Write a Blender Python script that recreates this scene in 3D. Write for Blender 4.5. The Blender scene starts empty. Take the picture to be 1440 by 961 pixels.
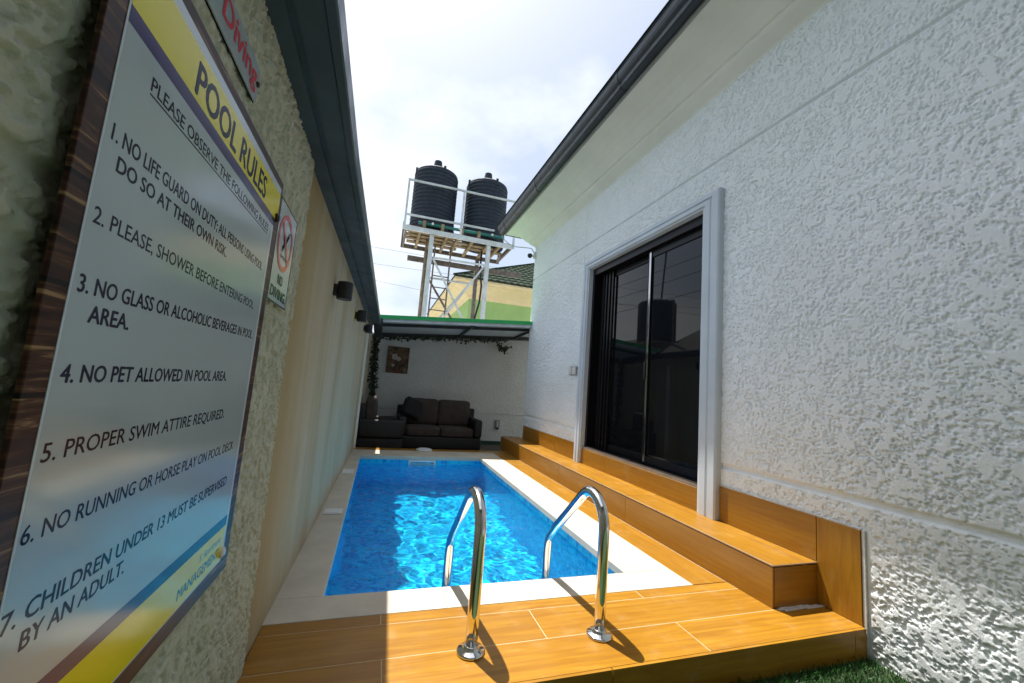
import bpy, bmesh, math, random
import numpy as np
from mathutils import Vector, Matrix

random.seed(7)
S = bpy.context.scene
COL = S.collection
R = math.radians

# ------------------------------------------------------------------ camera
LENS = 13.99
YAW, PITCH, ROLL = 0.309671560, 0.118102610, 0.0771161166
CAM = Vector((0.0, 0.0, 1.05))
cd = bpy.data.cameras.new('camera')
cd.lens = LENS; cd.sensor_width = 36.0; cd.sensor_fit = 'HORIZONTAL'
cd.clip_start = 0.02; cd.clip_end = 1000
cam = bpy.data.objects.new('camera', cd); COL.objects.link(cam)
_f = Vector((math.sin(YAW)*math.cos(PITCH), math.cos(YAW)*math.cos(PITCH), math.sin(PITCH)))
_r0 = Vector((math.cos(YAW), -math.sin(YAW), 0)); _u0 = _r0.cross(_f)
_r = _r0*math.cos(ROLL) + _u0*math.sin(ROLL); _u = _u0*math.cos(ROLL) - _r0*math.sin(ROLL)
cam.matrix_world = Matrix(((_r.x, _u.x, -_f.x, CAM.x), (_r.y, _u.y, -_f.y, CAM.y), (_r.z, _u.z, -_f.z, CAM.z), (0, 0, 0, 1)))
S.camera = cam

# ------------------------------------------------------------------ light
SUN_DIR = Vector((-0.160, 0.36, 1.0)).normalized()      # towards the sun
SKY_STRENGTH = 0.12
SUN_STRENGTH = 5.0
EXPOSURE = 0.78
world = bpy.data.worlds.new('World'); S.world = world; world.use_nodes = True
wn = world.node_tree.nodes; wl = world.node_tree.links
for n in list(wn): wn.remove(n)
w_out = wn.new('ShaderNodeOutputWorld'); w_bg = wn.new('ShaderNodeBackground')
sky = wn.new('ShaderNodeTexSky'); sky.sky_type = 'NISHITA'; sky.sun_disc = False
sky.sun_elevation = math.asin(SUN_DIR.z); sky.sun_rotation = math.atan2(SUN_DIR.x, SUN_DIR.y)
sky.altitude = 50; sky.air_density = 1.0; sky.dust_density = 3.5; sky.ozone_density = 1.0
w_tc = wn.new('ShaderNodeTexCoord'); w_mp = wn.new('ShaderNodeMapping'); w_mp.inputs['Scale'].default_value = (1, 1, 1.7)
w_mp.inputs['Location'].default_value = (0.35, 0.1, 0.22)
w_nz = wn.new('ShaderNodeTexNoise'); w_nz.inputs['Scale'].default_value = 2.1; w_nz.inputs['Detail'].default_value = 9; w_nz.inputs['Roughness'].default_value = 0.52
w_rp = wn.new('ShaderNodeValToRGB'); w_rp.color_ramp.elements[0].position = 0.46; w_rp.color_ramp.elements[1].position = 0.66
w_mx = wn.new('ShaderNodeMix'); w_mx.data_type = 'RGBA'
w_hz = wn.new('ShaderNodeMix'); w_hz.data_type = 'RGBA'; w_hz.inputs['Factor'].default_value = 0.5
HAZE = (3.6, 4.05, 4.7, 1); CLOUD = (5.9, 6.1, 6.2, 1)
wl.new(w_tc.outputs['Generated'], w_mp.inputs['Vector']); wl.new(w_mp.outputs[0], w_nz.inputs['Vector'])
wl.new(w_nz.outputs['Fac'], w_rp.inputs['Fac'])
wl.new(sky.outputs[0], w_hz.inputs['A']); w_hz.inputs['B'].default_value = HAZE
wl.new(w_rp.outputs[0], w_mx.inputs['Factor']); wl.new(w_hz.outputs['Result'], w_mx.inputs['A']); w_mx.inputs['B'].default_value = CLOUD
wl.new(w_mx.outputs['Result'], w_bg.inputs['Color']); w_bg.inputs['Strength'].default_value = SKY_STRENGTH
wl.new(w_bg.outputs[0], w_out.inputs['Surface'])
sd = bpy.data.lights.new('sun', 'SUN'); sd.energy = SUN_STRENGTH; sd.angle = R(0.53); sd.color = (1.0, 0.955, 0.88)
sun = bpy.data.objects.new('sun', sd); COL.objects.link(sun)
sun.rotation_euler = (-SUN_DIR).to_track_quat('-Z', 'Y').to_euler(); sun.location = (-3, 8, 20)
S.view_settings.view_transform = 'Standard'; S.view_settings.look = 'None'
S.view_settings.exposure = EXPOSURE; S.view_settings.gamma = 1.0; S.view_settings.use_curve_mapping = False
S.render.engine = 'CYCLES'
S.cycles.max_bounces = 10; S.cycles.diffuse_bounces = 5; S.cycles.glossy_bounces = 5; S.cycles.transparent_max_bounces = 12
S.cycles.sample_clamp_indirect = 6.0

# ------------------------------------------------------------------ materials
class NT:
    def __init__(s, name):
        s.m = bpy.data.materials.new(name); s.m.use_nodes = True
        s.n = s.m.node_tree.nodes; s.l = s.m.node_tree.links
        s.b = s.n['Principled BSDF']; s.out = s.n['Material Output']
    def new(s, t, **kw):
        n = s.n.new('ShaderNode' + t)
        for k, v in kw.items():
            if k in n.inputs: n.inputs[k].default_value = v
            else: setattr(n, k, v)
        return n
    def link(s, a, b): s.l.new(a, b)
    def coord(s, kind='Object', scale=(1, 1, 1)):
        tc = s.new('TexCoord'); mp = s.new('Mapping'); mp.inputs['Scale'].default_value = scale
        s.link(tc.outputs[kind], mp.inputs['Vector']); return mp.outputs[0]
    def noise(s, vec, scale, detail=4, rough=0.55, dist=0.0):
        n = s.new('TexNoise'); n.inputs['Scale'].default_value = scale; n.inputs['Detail'].default_value = detail
        n.inputs['Roughness'].default_value = rough; n.inputs['Distortion'].default_value = dist
        s.link(vec, n.inputs['Vector']); return n.outputs['Fac']
    def ramp(s, fac, stops):
        r = s.new('ValToRGB'); cr = r.color_ramp
        while len(cr.elements) < len(stops): cr.elements.new(0.5)
        for e, (p, c) in zip(cr.elements, stops):
            e.position = p; e.color = (c[0], c[1], c[2], 1) if hasattr(c, '__len__') else (c, c, c, 1)
        s.link(fac, r.inputs['Fac']); return r.outputs['Color']
    def mix(s, fac, a, b, mode='MIX'):
        m = s.new('Mix'); m.data_type = 'RGBA'; m.blend_type = mode
        for sock, v in ((m.inputs['Factor'], fac), (m.inputs['A'], a), (m.inputs['B'], b)):
            if isinstance(v, (int, float)): sock.default_value = v
            elif hasattr(v, '__len__'): sock.default_value = (v[0], v[1], v[2], 1)
            else: s.link(v, sock)
        return m.outputs['Result']
    def math(s, op, a, b=0.0):
        m = s.new('Math'); m.operation = op
        for i, v in enumerate((a, b)):
            if isinstance(v, (int, float)): m.inputs[i].default_value = v
            else: s.link(v, m.inputs[i])
        return m.outputs[0]
    def bump(s, h, strength, dist=0.01, prev=None):
        b = s.new('Bump'); b.inputs['Strength'].default_value = strength; b.inputs['Distance'].default_value = dist
        s.link(h, b.inputs['Height'])
        if prev is not None: s.link(prev, b.inputs['Normal'])
        return b.outputs[0]
    def set(s, k, v):
        if isinstance(v, (int, float)): s.b.inputs[k].default_value = v
        elif hasattr(v, '__len__'): s.b.inputs[k].default_value = (v[0], v[1], v[2], 1)
        else: s.link(v, s.b.inputs[k])

def pmat(name, col, rough=0.5, metal=0.0, vary=0.12, vscale=6.0, bump=0.0, bscale=80.0, bdist=0.002, spec=0.5, rvary=0.1, coat=0.0):
    t = NT(name); v = t.coord()
    n = t.noise(v, vscale, 5, 0.6)
    dark = tuple(c*(1-vary*1.5) for c in col); light = tuple(min(1, c*(1+vary)) for c in col)
    t.set('Base Color', t.ramp(n, [(0.3, dark), (0.7, light)]))
    n2 = t.noise(v, vscale*3.1, 4)
    t.set('Roughness', t.ramp(n2, [(0.3, max(0.02, rough-rvary)), (0.7, min(1, rough+rvary))]))
    t.set('Metallic', metal); t.set('Specular IOR Level', spec)
    if coat: t.set('Coat Weight', coat)
    if bump: t.set('Normal', t.bump(t.noise(v, bscale, 4), bump, bdist))
    return t.m

M = {}
GZB = 0.42
def stucco(name, col, dirt, fine=0.5, coarse=0.0, scale=1.0, streak=0.0, rough=0.95, base=None):
    t = NT(name); v = t.coord()
    big = t.noise(v, 1.1*scale, 5, 0.6)
    c = t.mix(t.ramp(big, [(0.42, 0.0), (0.75, 0.55)]), col, dirt)
    mid = t.noise(v, 9*scale, 6, 0.65)
    c = t.mix(t.ramp(mid, [(0.5, 0.0), (0.78, 0.35)]), c, dirt)
    if streak:
        vs = t.coord(scale=(1.0, 1.0, 0.10)); sn = t.noise(vs, 2.6, 4, 0.55, 0.3)
        c = t.mix(t.math('MULTIPLY', t.ramp(sn, [(0.48, 0.0), (0.7, 1.0)]), streak), c, (0.33, 0.25, 0.11))
    if base:
        pv = t.coord(); spb = t.new('SeparateXYZ'); t.link(pv, spb.inputs[0])
        zz = t.math('ADD', spb.outputs['Z'], t.math('MULTIPLY', t.noise(t.coord(scale=(1, 1, 0.5)), 5, 6, 0.7), 0.7))
        c = t.mix(t.ramp(zz, [(0.30, 0.55), (0.62, 0.0)]), c, (0.40, 0.40, 0.34))
    if streak:
        pv = t.coord(); spx = t.new('SeparateXYZ'); t.link(pv, spx.inputs[0])
        yy = t.math('ADD', spx.outputs['Y'], t.math('MULTIPLY', t.noise(t.coord(scale=(1, 1, 0.15)), 5, 5), 0.5))
        c = t.mix(t.ramp(t.math('ADD', yy, 1.5), [(0.40, 0.75), (0.95, 0.0)]), c, (0.36, 0.27, 0.12))
    t.set('Base Color', c); t.set('Roughness', rough); t.set('Specular IOR Level', 0.04)
    nb = None
    if coarse:
        n1 = t.noise(v, 26*scale, 5, 0.6)
        nb = t.bump(t.ramp(n1, [(0.42, 0.0), (0.56, 1.0)]), coarse, 0.008)
    nb = t.bump(t.noise(v, 210*scale, 4, 0.6), fine, 0.0015, nb)
    t.set('Normal', nb)
    return t.m
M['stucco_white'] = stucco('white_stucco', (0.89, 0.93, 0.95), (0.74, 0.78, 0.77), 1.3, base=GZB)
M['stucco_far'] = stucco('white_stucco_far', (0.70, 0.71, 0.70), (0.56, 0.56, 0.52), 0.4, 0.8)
M['stucco_cream'] = stucco('cream_stucco', (0.56, 0.58, 0.48), (0.36, 0.39, 0.28), 0.9)
M['render_cream'] = stucco('smooth_cream_render', (0.53, 0.49, 0.37), (0.45, 0.39, 0.26), 0.35, 0.0, 1.0, 0.55)
M['cornice'] = pmat('cornice_paint', (0.80, 0.80, 0.75), 0.6, vary=0.05, vscale=2.0, bump=0.12, bscale=30)
M['gutter_blue'] = pmat('dark_blue_gutter', (0.018, 0.030, 0.045), 0.38, vary=0.2, vscale=4, bump=0.05, bscale=40)
M['cap_metal'] = pmat('slate_blue_capping_metal', (0.045, 0.075, 0.095), 0.42, vary=0.2, vscale=3, bump=0.06, bscale=30)
M['fascia_grey'] = pmat('grey_fascia_board', (0.30, 0.30, 0.28), 0.6, vary=0.1)
M['frame_paint'] = pmat('pale_grey_frame_paint', (0.56, 0.63, 0.70), 0.5, vary=0.05, vscale=3, bump=0.12, bscale=26)
M['mortar'] = pmat('pale_mortar', (0.62, 0.62, 0.60), 0.85, vary=0.15, vscale=30, bump=0.5, bscale=120, bdist=0.004)
M['alu_black'] = pmat('black_aluminium', (0.008, 0.008, 0.010), 0.3, metal=0.0, vary=0.1, spec=0.2, rvary=0.03)
M['alu_pale'] = pmat('brushed_pale_aluminium', (0.62, 0.60, 0.60), 0.10, metal=1.0, vary=0.1, rvary=0.03)
M['track'] = pmat('tan_sill_metal', (0.34, 0.27, 0.21), 0.4, vary=0.15)
M['white_plastic'] = pmat('white_plastic', (0.74, 0.75, 0.76), 0.35, vary=0.05)
M['black_plastic'] = pmat('black_plastic', (0.015, 0.016, 0.02), 0.45, vary=0.2)
M['room_dark'] = pmat('unlit_room_black', (0.02, 0.02, 0.022), 0.8)

t = NT('dark_glass'); t.set('Base Color', (0.006, 0.007, 0.009)); t.set('Roughness', 0.015); t.set('IOR', 1.42)
t.set('Normal', t.bump(t.noise(t.coord(), 1.3, 2), 0.02, 0.01)); M['glass'] = t.m

def woodtile(name, along, grain=1.0):
    t = NT(name)
    tc = t.new('TexCoord'); at = t.new('Attribute'); at.attribute_name = 'plank'
    add = t.new('VectorMath'); add.operation = 'ADD'
    sc = t.new('VectorMath'); sc.operation = 'SCALE'; sc.inputs['Scale'].default_value = 17.0
    t.link(at.outputs['Vector'], sc.inputs[0]); t.link(tc.outputs['Object'], add.inputs[0]); t.link(sc.outputs[0], add.inputs[1])
    mp = t.new('Mapping')
    st = {'x': (1.3, 16, 16), 'y': (16, 1.3, 16), 'z': (16, 16, 1.3)}[along]
    mp.inputs['Scale'].default_value = st
    t.link(add.outputs[0], mp.inputs['Vector']); v = mp.outputs[0]
    n1 = t.noise(v, 1.3, 7, 0.66, 1.3); n2 = t.noise(v, 7.0, 4, 0.6, 0.4)
    wv = t.new('TexWave'); wv.wave_type = 'RINGS'; wv.inputs['Scale'].default_value = 0.55; wv.inputs['Distortion'].default_value = 7
    wv.inputs['Detail'].default_value = 4; wv.inputs['Detail Scale'].default_value = 1.1; t.link(v, wv.inputs['Vector'])
    c = t.ramp(n1, [(0.30, (0.265, 0.112, 0.007)), (0.50, (0.355, 0.168, 0.012)), (0.72, (0.44, 0.225, 0.022))])
    c = t.mix(t.ramp(wv.outputs['Fac'], [(0.35, 0.0), (0.9, 0.28)]), c, (0.25, 0.10, 0.014))
    c = t.mix(t.ramp(n2, [(0.45, 0.0), (0.8, 0.30)]), c, (0.21, 0.085, 0.014))
    sp = t.new('SeparateXYZ'); t.link(at.outputs['Vector'], sp.inputs[0])
    c = t.mix(t.math('MULTIPLY', sp.outputs['X'], 0.55), c, (0.25, 0.118, 0.014))
    t.set('Base Color', c)
    sc_ = t.noise(t.coord(), 5.0, 6, 0.7)
    c = t.mix(t.ramp(sc_, [(0.56, 0.0), (0.80, 0.30)]), c, (0.42, 0.30, 0.16))
    t.set('Base Color', c)
    t.set('Roughness', t.ramp(sc_, [(0.35, 0.28), (0.75, 0.52)])); t.set('Specular IOR Level', 0.40)
    t.set('Normal', t.bump(n2, 0.10, 0.001))
    return t.m
M['wood_x'] = woodtile('wood_look_tile_across', 'x')
M['wood_y'] = woodtile('wood_look_tile_lengthwise', 'y')
M['wood_z'] = woodtile('wood_look_tile_upright', 'z')
M['grout'] = pmat('pale_grout', (0.54, 0.44, 0.29), 0.9, vary=0.1, vscale=40)
M['coping'] = pmat('cream_coping_stone', (0.56, 0.51, 0.42), 0.5, vary=0.10, vscale=4, bump=0.08, bscale=60)

t = NT('blue_mosaic'); tc = t.new('TexCoord'); uvv = t.new('Mapping'); t.link(tc.outputs['UV'], uvv.inputs['Vector'])
br = t.new('TexBrick'); br.offset = 0.0; br.inputs['Scale'].default_value = 1.0
br.inputs['Brick Width'].default_value = 0.05; br.inputs['Row Height'].default_value = 0.05; br.inputs['Mortar Size'].default_value = 0.0022; br.inputs['Bias'].default_value = 0.0
br.inputs['Color1'].default_value = (0.002, 0.30, 0.72, 1); br.inputs['Color2'].default_value = (0.007, 0.66, 0.95, 1); br.inputs['Mortar'].default_value = (0.06, 0.60, 0.95, 1)
t.link(uvv.outputs[0], br.inputs['Vector'])
t.set('Base Color', br.outputs['Color']); t.set('Roughness', 0.25); M['mosaic'] = t.m

t = NT('pool_water')
for n in list(t.n):
    if n.type == 'BSDF_PRINCIPLED': t.n.remove(n)
v = t.coord()
ha = t.noise(v, 8.0, 4, 0.55, 0.9); hb = t.noise(v, 24.0, 4, 0.6, 0.7); hc = t.noise(v, 75.0, 2, 0.5, 0.3)
hm = t.math('ADD', t.math('MULTIPLY', ha, 0.024), t.math('ADD', t.math('MULTIPLY', hb, 0.013), t.math('MULTIPLY', hc, 0.0032)))
nb = t.bump(hm, 1.0, 1.0)
fr = t.new('Fresnel'); fr.inputs['IOR'].default_value = 1.333; t.link(nb, fr.inputs['Normal'])
tr = t.new('BsdfRefraction'); tr.inputs['Color'].default_value = (0.74, 1.0, 1.0, 1); tr.inputs['IOR'].default_value = 1.333; tr.inputs['Roughness'].default_value = 0.0
gl = t.new('BsdfGlossy'); gl.inputs['Roughness'].default_value = 0.03; t.link(nb, gl.inputs['Normal'])
ms = t.new('MixShader'); t.link(fr.outputs[0], ms.inputs[0]); t.link(tr.outputs[0], ms.inputs[1]); t.link(gl.outputs[0], ms.inputs[2])
t.link(ms.outputs[0], t.out.inputs['Surface']); M['water'] = t.m

t = NT('polished_steel'); t.set('Base Color', (0.80, 0.79, 0.77)); t.set('Metallic', 1.0)
t.set('Roughness', t.ramp(t.noise(t.coord(scale=(1, 1, 0.2)), 30, 4), [(0.3, 0.07), (0.8, 0.16)])); M['steel'] = t.m
M['tank'] = pmat('black_tank_plastic', (0.014, 0.024, 0.042), 0.7, vary=0.15, vscale=3)
M['galv'] = pmat('painted_pale_steel', (0.64, 0.69, 0.74), 0.5, vary=0.15, vscale=5)
M['rust'] = pmat('brown_steel', (0.20, 0.17, 0.155), 0.75, vary=0.3, vscale=9)
M['timber'] = pmat('raw_timber', (0.33, 0.25, 0.155), 0.8, vary=0.3, vscale=5, bump=0.3, bscale=40)
M['teal_pipe'] = pmat('teal_pipe', (0.02, 0.20, 0.17), 0.45)
M['green_metal'] = pmat('bright_green_roof_metal', (0.03, 0.42, 0.12), 0.5, vary=0.08)
M['ceiling_blue'] = pmat('grey_blue_ceiling_panel', (0.62, 0.70, 0.76), 0.6, vary=0.06)
M['beam_dark'] = pmat('dark_beam', (0.025, 0.030, 0.036), 0.5, vary=0.2)
M['rattan'] = NT('dark_rattan').m
t = NT('dark_rattan_weave'); v = t.coord()
w1 = t.new('TexWave'); w1.bands_direction = 'X'; w1.inputs['Scale'].default_value = 28; t.link(v, w1.inputs['Vector'])
w2 = t.new('TexWave'); w2.bands_direction = 'Z'; w2.inputs['Scale'].default_value = 28; t.link(v, w2.inputs['Vector'])
hh = t.math('MULTIPLY', w1.outputs['Fac'], w2.outputs['Fac'])
t.set('Base Color', t.ramp(hh, [(0.0, (0.008, 0.007, 0.008)), (0.8, (0.022, 0.020, 0.021))])); t.set('Roughness', 0.5)
t.set('Normal', t.bump(hh, 0.6, 0.004)); M['rattan'] = t.m
M['cushion'] = pmat('brown_cushion_fabric', (0.062, 0.044, 0.039), 0.9, vary=0.15, vscale=12, bump=0.4, bscale=300, bdist=0.001)
M['pillow'] = pmat('black_pillow_fabric', (0.016, 0.015, 0.017), 0.95, vary=0.3, vscale=30, bump=0.6, bscale=150)
M['leaf'] = pmat('ivy_leaf', (0.014, 0.032, 0.010), 0.5, vary=0.35, vscale=25)
M['stem'] = pmat('ivy_stem', (0.03, 0.035, 0.015), 0.8)
M['house_green'] = pmat('lime_green_paint', (0.36, 0.57, 0.21), 0.75, vary=0.07, vscale=1.5, bump=0.2, bscale=30)
M['house_cream'] = pmat('cream_eave_paint', (0.88, 0.74, 0.46), 0.7, vary=0.07, vscale=1.5)
M['roof_tile'] = pmat('dark_green_roof_tile', (0.045, 0.062, 0.045), 0.97, vary=0.3, vscale=2.5, bump=0.3, bscale=60, spec=0.05, rvary=0.02)
M['roof_dark'] = pmat('dark_roof_sheet', (0.045, 0.045, 0.05), 0.6, vary=0.2)
M['ground'] = pmat('lawn_earth', (0.030, 0.060, 0.018), 0.95, vary=0.35, vscale=3, bump=0.5, bscale=60, bdist=0.02)
t = NT('grass_blade'); oi = t.noise(t.coord(), 30, 3)
t.set('Base Color', t.ramp(oi, [(0.3, (0.012, 0.055, 0.010)), (0.7, (0.035, 0.12, 0.020))])); t.set('Roughness', 0.5); M['grass'] = t.m
M['wire'] = pmat('grey_wire', (0.16, 0.16, 0.17), 0.7)
M['cable'] = pmat('pale_cable', (0.55, 0.56, 0.54), 0.6)

# sign materials
def flat(name, col, rough=0.14, coat=0.0, vary=0.03, spec=0.25):
    return pmat(name, col, rough, vary=vary, vscale=4, rvary=0.03, coat=coat, spec=spec)
M['sg_white'] = flat('sign_white', (0.42, 0.50, 0.54), spec=0.5); M['sg_yellow'] = flat('sign_yellow', (0.80, 0.70, 0.0))
M['sg_purple'] = flat('sign_purple', (0.05, 0.035, 0.13)); M['sg_ink'] = flat('sign_ink', (0.018, 0.015, 0.04), spec=0.12)
M['sg_black'] = flat('sign_black_ink', (0.01, 0.01, 0.013), spec=0.08); M['sg_edge'] = flat('sign_pale_line', (0.58, 0.66, 0.74))
M['sg_green'] = flat('sign_green_ink', (0.03, 0.14, 0.12)); M['sg_red'] = flat('sign_red', (0.62, 0.03, 0.03)); M['sg_pink'] = flat('sign_pink_red', (0.72, 0.10, 0.14))
t = NT('sign_wood_print'); v = t.coord(scale=(1, 2.2, 30)); n1 = t.noise(v, 1.6, 6, 0.65, 1.3)
vz = t.coord(); sp = t.new('SeparateXYZ'); t.link(vz, sp.inputs[0])
pl = t.math('FRACT', t.math('MULTIPLY', sp.outputs['Z'], 8.7)); gap = t.math('LESS_THAN', pl, 0.05)
c = t.ramp(n1, [(0.30, (0.010, 0.004, 0.003)), (0.50, (0.045, 0.016, 0.010)), (0.58, (0.095, 0.040, 0.020)), (0.66, (0.36, 0.23, 0.11))])
c = t.mix(gap, c, (0.006, 0.003, 0.003)); t.set('Base Color', c); t.set('Roughness', 0.38); t.set('Specular IOR Level', 0.25); M['sg_wood'] = t.m
t = NT('canvas_print'); v = t.coord(scale=(3.4, 1, 2.6)); n = t.new('TexVoronoi'); n.inputs['Scale'].default_value = 1.7; n.inputs['Randomness'].default_value = 1.0
nn = t.noise(v, 3.0, 5, 0.6, 1.2); t.link(v, n.inputs['Vector'])
c = t.ramp(nn, [(0.32, (0.012, 0.011, 0.014)), (0.46, (0.07, 0.035, 0.015)), (0.54, (0.22, 0.10, 0.03)), (0.60, (0.05, 0.055, 0.025)), (0.68, (0.36, 0.31, 0.26))])
c = t.mix(0.35, c, n.outputs['Color'], 'MULTIPLY'); t.set('Base Color', c); t.set('Roughness', 0.6); M['canvas'] = t.m

# ------------------------------------------------------------------ object helpers
def tag(o, label=None, cat=None, group=None, kind=None):
    if label: o['label'] = label
    if cat: o['category'] = cat
    if group: o['group'] = group
    if kind: o['kind'] = kind
    return o
def thing(name, loc, label, cat, group=None):
    o = bpy.data.objects.new(name, None); o.location = loc; o.empty_display_size = 0.1
    COL.objects.link(o); return tag(o, label, cat, group)
def origin_of(o):
    v = Vector((0, 0, 0))
    while o is not None: v += o.location; o = o.parent
    return v
def copy_tree(o, parent=None):
    c = o.copy(); COL.objects.link(c); c.parent = parent
    for ch in list(o.children): copy_tree(ch, c)
    return c

class MB:
    def __init__(s): s.v = []; s.f = []; s.a = []
    def quad(s, *p, a=None):
        i = len(s.v); s.v += [tuple(q) for q in p]; s.f.append(tuple(range(i, i+len(p)))); s.a.append(a)
        return s
    def box(s, x0, x1, y0, y1, z0, z1, a=None):
        i = len(s.v)
        s.v += [(x0, y0, z0), (x1, y0, z0), (x1, y1, z0), (x0, y1, z0), (x0, y0, z1), (x1, y0, z1), (x1, y1, z1), (x0, y1, z1)]
        for f in ((0, 3, 2, 1), (4, 5, 6, 7), (0, 1, 5, 4), (1, 2, 6, 5), (2, 3, 7, 6), (3, 0, 4, 7)):
            s.f.append(tuple(i+k for k in f)); s.a.append(a)
        return s
    def beam(s, p, q, w, h=None, a=None):
        p = Vector(p); q = Vector(q); d = (q-p).normalized(); h = h or w
        up = Vector((0, 0, 1)) if abs(d.z) < 0.95 else Vector((0, 1, 0))
        r = d.cross(up).normalized(); u = r.cross(d).normalized(); i = len(s.v)
        for c in (p, q):
            for sx, sy in ((-1, -1), (1, -1), (1, 1), (-1, 1)): s.v.append(tuple(c + r*(sx*w/2) + u*(sy*h/2)))
        for f in ((0, 1, 2, 3), (7, 6, 5, 4), (0, 4, 5, 1), (1, 5, 6, 2), (2, 6, 7, 3), (3, 7, 4, 0)):
            s.f.append(tuple(i+k for k in f)); s.a.append(a)
        return s
    def tube(s, pts, r, n=10, caps=True):
        pts = [Vector(p) for p in pts]; rs = r if hasattr(r, '__len__') else [r]*len(pts)
        i0 = len(s.v); prev = None
        for k, p in enumerate(pts):
            d = (pts[min(k+1, len(pts)-1)] - pts[max(k-1, 0)]).normalized()
            if prev is None:
                up = Vector((0, 0, 1)) if abs(d.z) < 0.9 else Vector((1, 0, 0)); a = d.cross(up).normalized()
            else: a = (prev - d*prev.dot(d)).normalized()
            prev = a; b = d.cross(a)
            for j in range(n):
                th = 2*math.pi*j/n; s.v.append(tuple(p + (a*math.cos(th) + b*math.sin(th))*rs[k]))
        for k in range(len(pts)-1):
            for j in range(n):
                s.f.append((i0+k*n+j, i0+k*n+(j+1) % n, i0+(k+1)*n+(j+1) % n, i0+(k+1)*n+j)); s.a.append(None)
        if caps:
            s.f.append(tuple(i0+j for j in reversed(range(n)))); s.f.append(tuple(i0+(len(pts)-1)*n+j for j in range(n))); s.a += [None, None]
        return s
    def lathe(s, prof, c, n=32):
        i0 = len(s.v)
        for r, z in prof:
            for j in range(n):
                th = 2*math.pi*j/n; s.v.append((c[0]+r*math.cos(th), c[1]+r*math.sin(th), c[2]+z))
        for k in range(len(prof)-1):
            for j in range(n):
                s.f.append((i0+k*n+j, i0+k*n+(j+1) % n, i0+(k+1)*n+(j+1) % n, i0+(k+1)*n+j)); s.a.append(None)
        if prof[0][0] > 1e-6: s.f.append(tuple(i0+j for j in reversed(range(n)))); s.a.append(None)
        if prof[-1][0] > 1e-6: s.f.append(tuple(i0+(len(prof)-1)*n+j for j in range(n))); s.a.append(None)
        return s
    def sweep(s, prof, path, closed=True):
        """prof: list of (o,z); path: function (o,z,k)->xyz for k in range(n)"""
        fn, n = path; i0 = len(s.v); m = len(prof)
        for k in range(n):
            for o, z in prof: s.v.append(tuple(fn(o, z, k)))
        for k in range(n-1):
            for j in range(m if closed else m-1):
                s.f.append((i0+k*m+j, i0+k*m+(j+1) % m, i0+(k+1)*m+(j+1) % m, i0+(k+1)*m+j)); s.a.append(None)
        if closed:
            s.f.append(tuple(i0+j for j in reversed(range(m)))); s.f.append(tuple(i0+(n-1)*m+j for j in range(m))); s.a += [None, None]
        return s
    def build(s, name, mat, parent=None, smooth=False, bevel=0.0, seg=2, subsurf=0, uv=None):
        me = bpy.data.meshes.new(name)
        if parent is not None: off = origin_of(parent)
        else:
            a = np.array(s.v); off = Vector(((a[:, 0].min()+a[:, 0].max())/2, (a[:, 1].min()+a[:, 1].max())/2, a[:, 2].min()))
        me.from_pydata([(p[0]-off.x, p[1]-off.y, p[2]-off.z) for p in s.v], [], s.f)
        bm = bmesh.new(); bm.from_mesh(me); bmesh.ops.recalc_face_normals(bm, faces=bm.faces); bm.to_mesh(me); bm.free()
        if any(a is not None for a in s.a):
            at = me.attributes.new('plank', 'FLOAT_VECTOR', 'FACE')
            at.data.foreach_set('vector', np.array([a if a is not None else (0, 0, 0) for a in s.a], dtype=np.float32).ravel())
        if uv == 'box':
            ul = me.uv_layers.new(name='UVMap')
            for p in me.polygons:
                n = p.normal; ax = max(range(3), key=lambda i: abs(n[i]))
                for li in p.loop_indices:
                    c = Vector(s.v[me.loops[li].vertex_index])
                    ul.data[li].uv = ((c.y, c.z), (c.x, c.z), (c.x, c.y))[ax]
        me.materials.append(mat)
        if smooth: me.polygons.foreach_set('use_smooth', [True]*len(me.polygons))
        o = bpy.data.objects.new(name, me); COL.objects.link(o)
        if parent is not None: o.parent = parent
        else: o.location = off
        if bevel:
            md = o.modifiers.new('bevel', 'BEVEL'); md.width = bevel; md.segments = seg; md.limit_method = 'ANGLE'; md.angle_limit = R(40)
        if subsurf:
            md = o.modifiers.new('subsurf', 'SUBSURF'); md.levels = subsurf; md.render_levels = subsurf
        return o
def struct(name, mb, mat, **kw): return tag(mb.build(name, mat, **kw), kind='structure')
def rnd(): return (random.random(), random.random(), random.random())

# camera ray helper, only used to place things on known planes
def wall_left_x(y): return -0.36 + max(0.0, y-1.7)*(0.092/4.9)

# numpy value noise
def vnoise(u, v, seed):
    rs = np.random.RandomState(seed); T = rs.rand(256, 256)
    ui = np.floor(u).astype(int); vi = np.floor(v).astype(int); fu = u-ui; fv = v-vi
    fu = fu*fu*(3-2*fu); fv = fv*fv*(3-2*fv)
    a = T[ui % 256, vi % 256]; b = T[(ui+1) % 256, vi % 256]; c = T[ui % 256, (vi+1) % 256]; d = T[(ui+1) % 256, (vi+1) % 256]
    return (a*(1-fu)+b*fu)*(1-fv) + (c*(1-fu)+d*fu)*fv
def fbm(u, v, f0, octs, seed, gain=0.55):
    s = 0; amp = 1; tot = 0
    for k in range(octs):
        s = s + amp*vnoise(u*f0*2**k + 13.7*k, v*f0*2**k + 5.1*k, seed+k); tot += amp; amp *= gain
    return s/tot
def sstep(a, b, x):
    t = np.clip((x-a)/(b-a), 0, 1); return t*t*(3-2*t)
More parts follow.
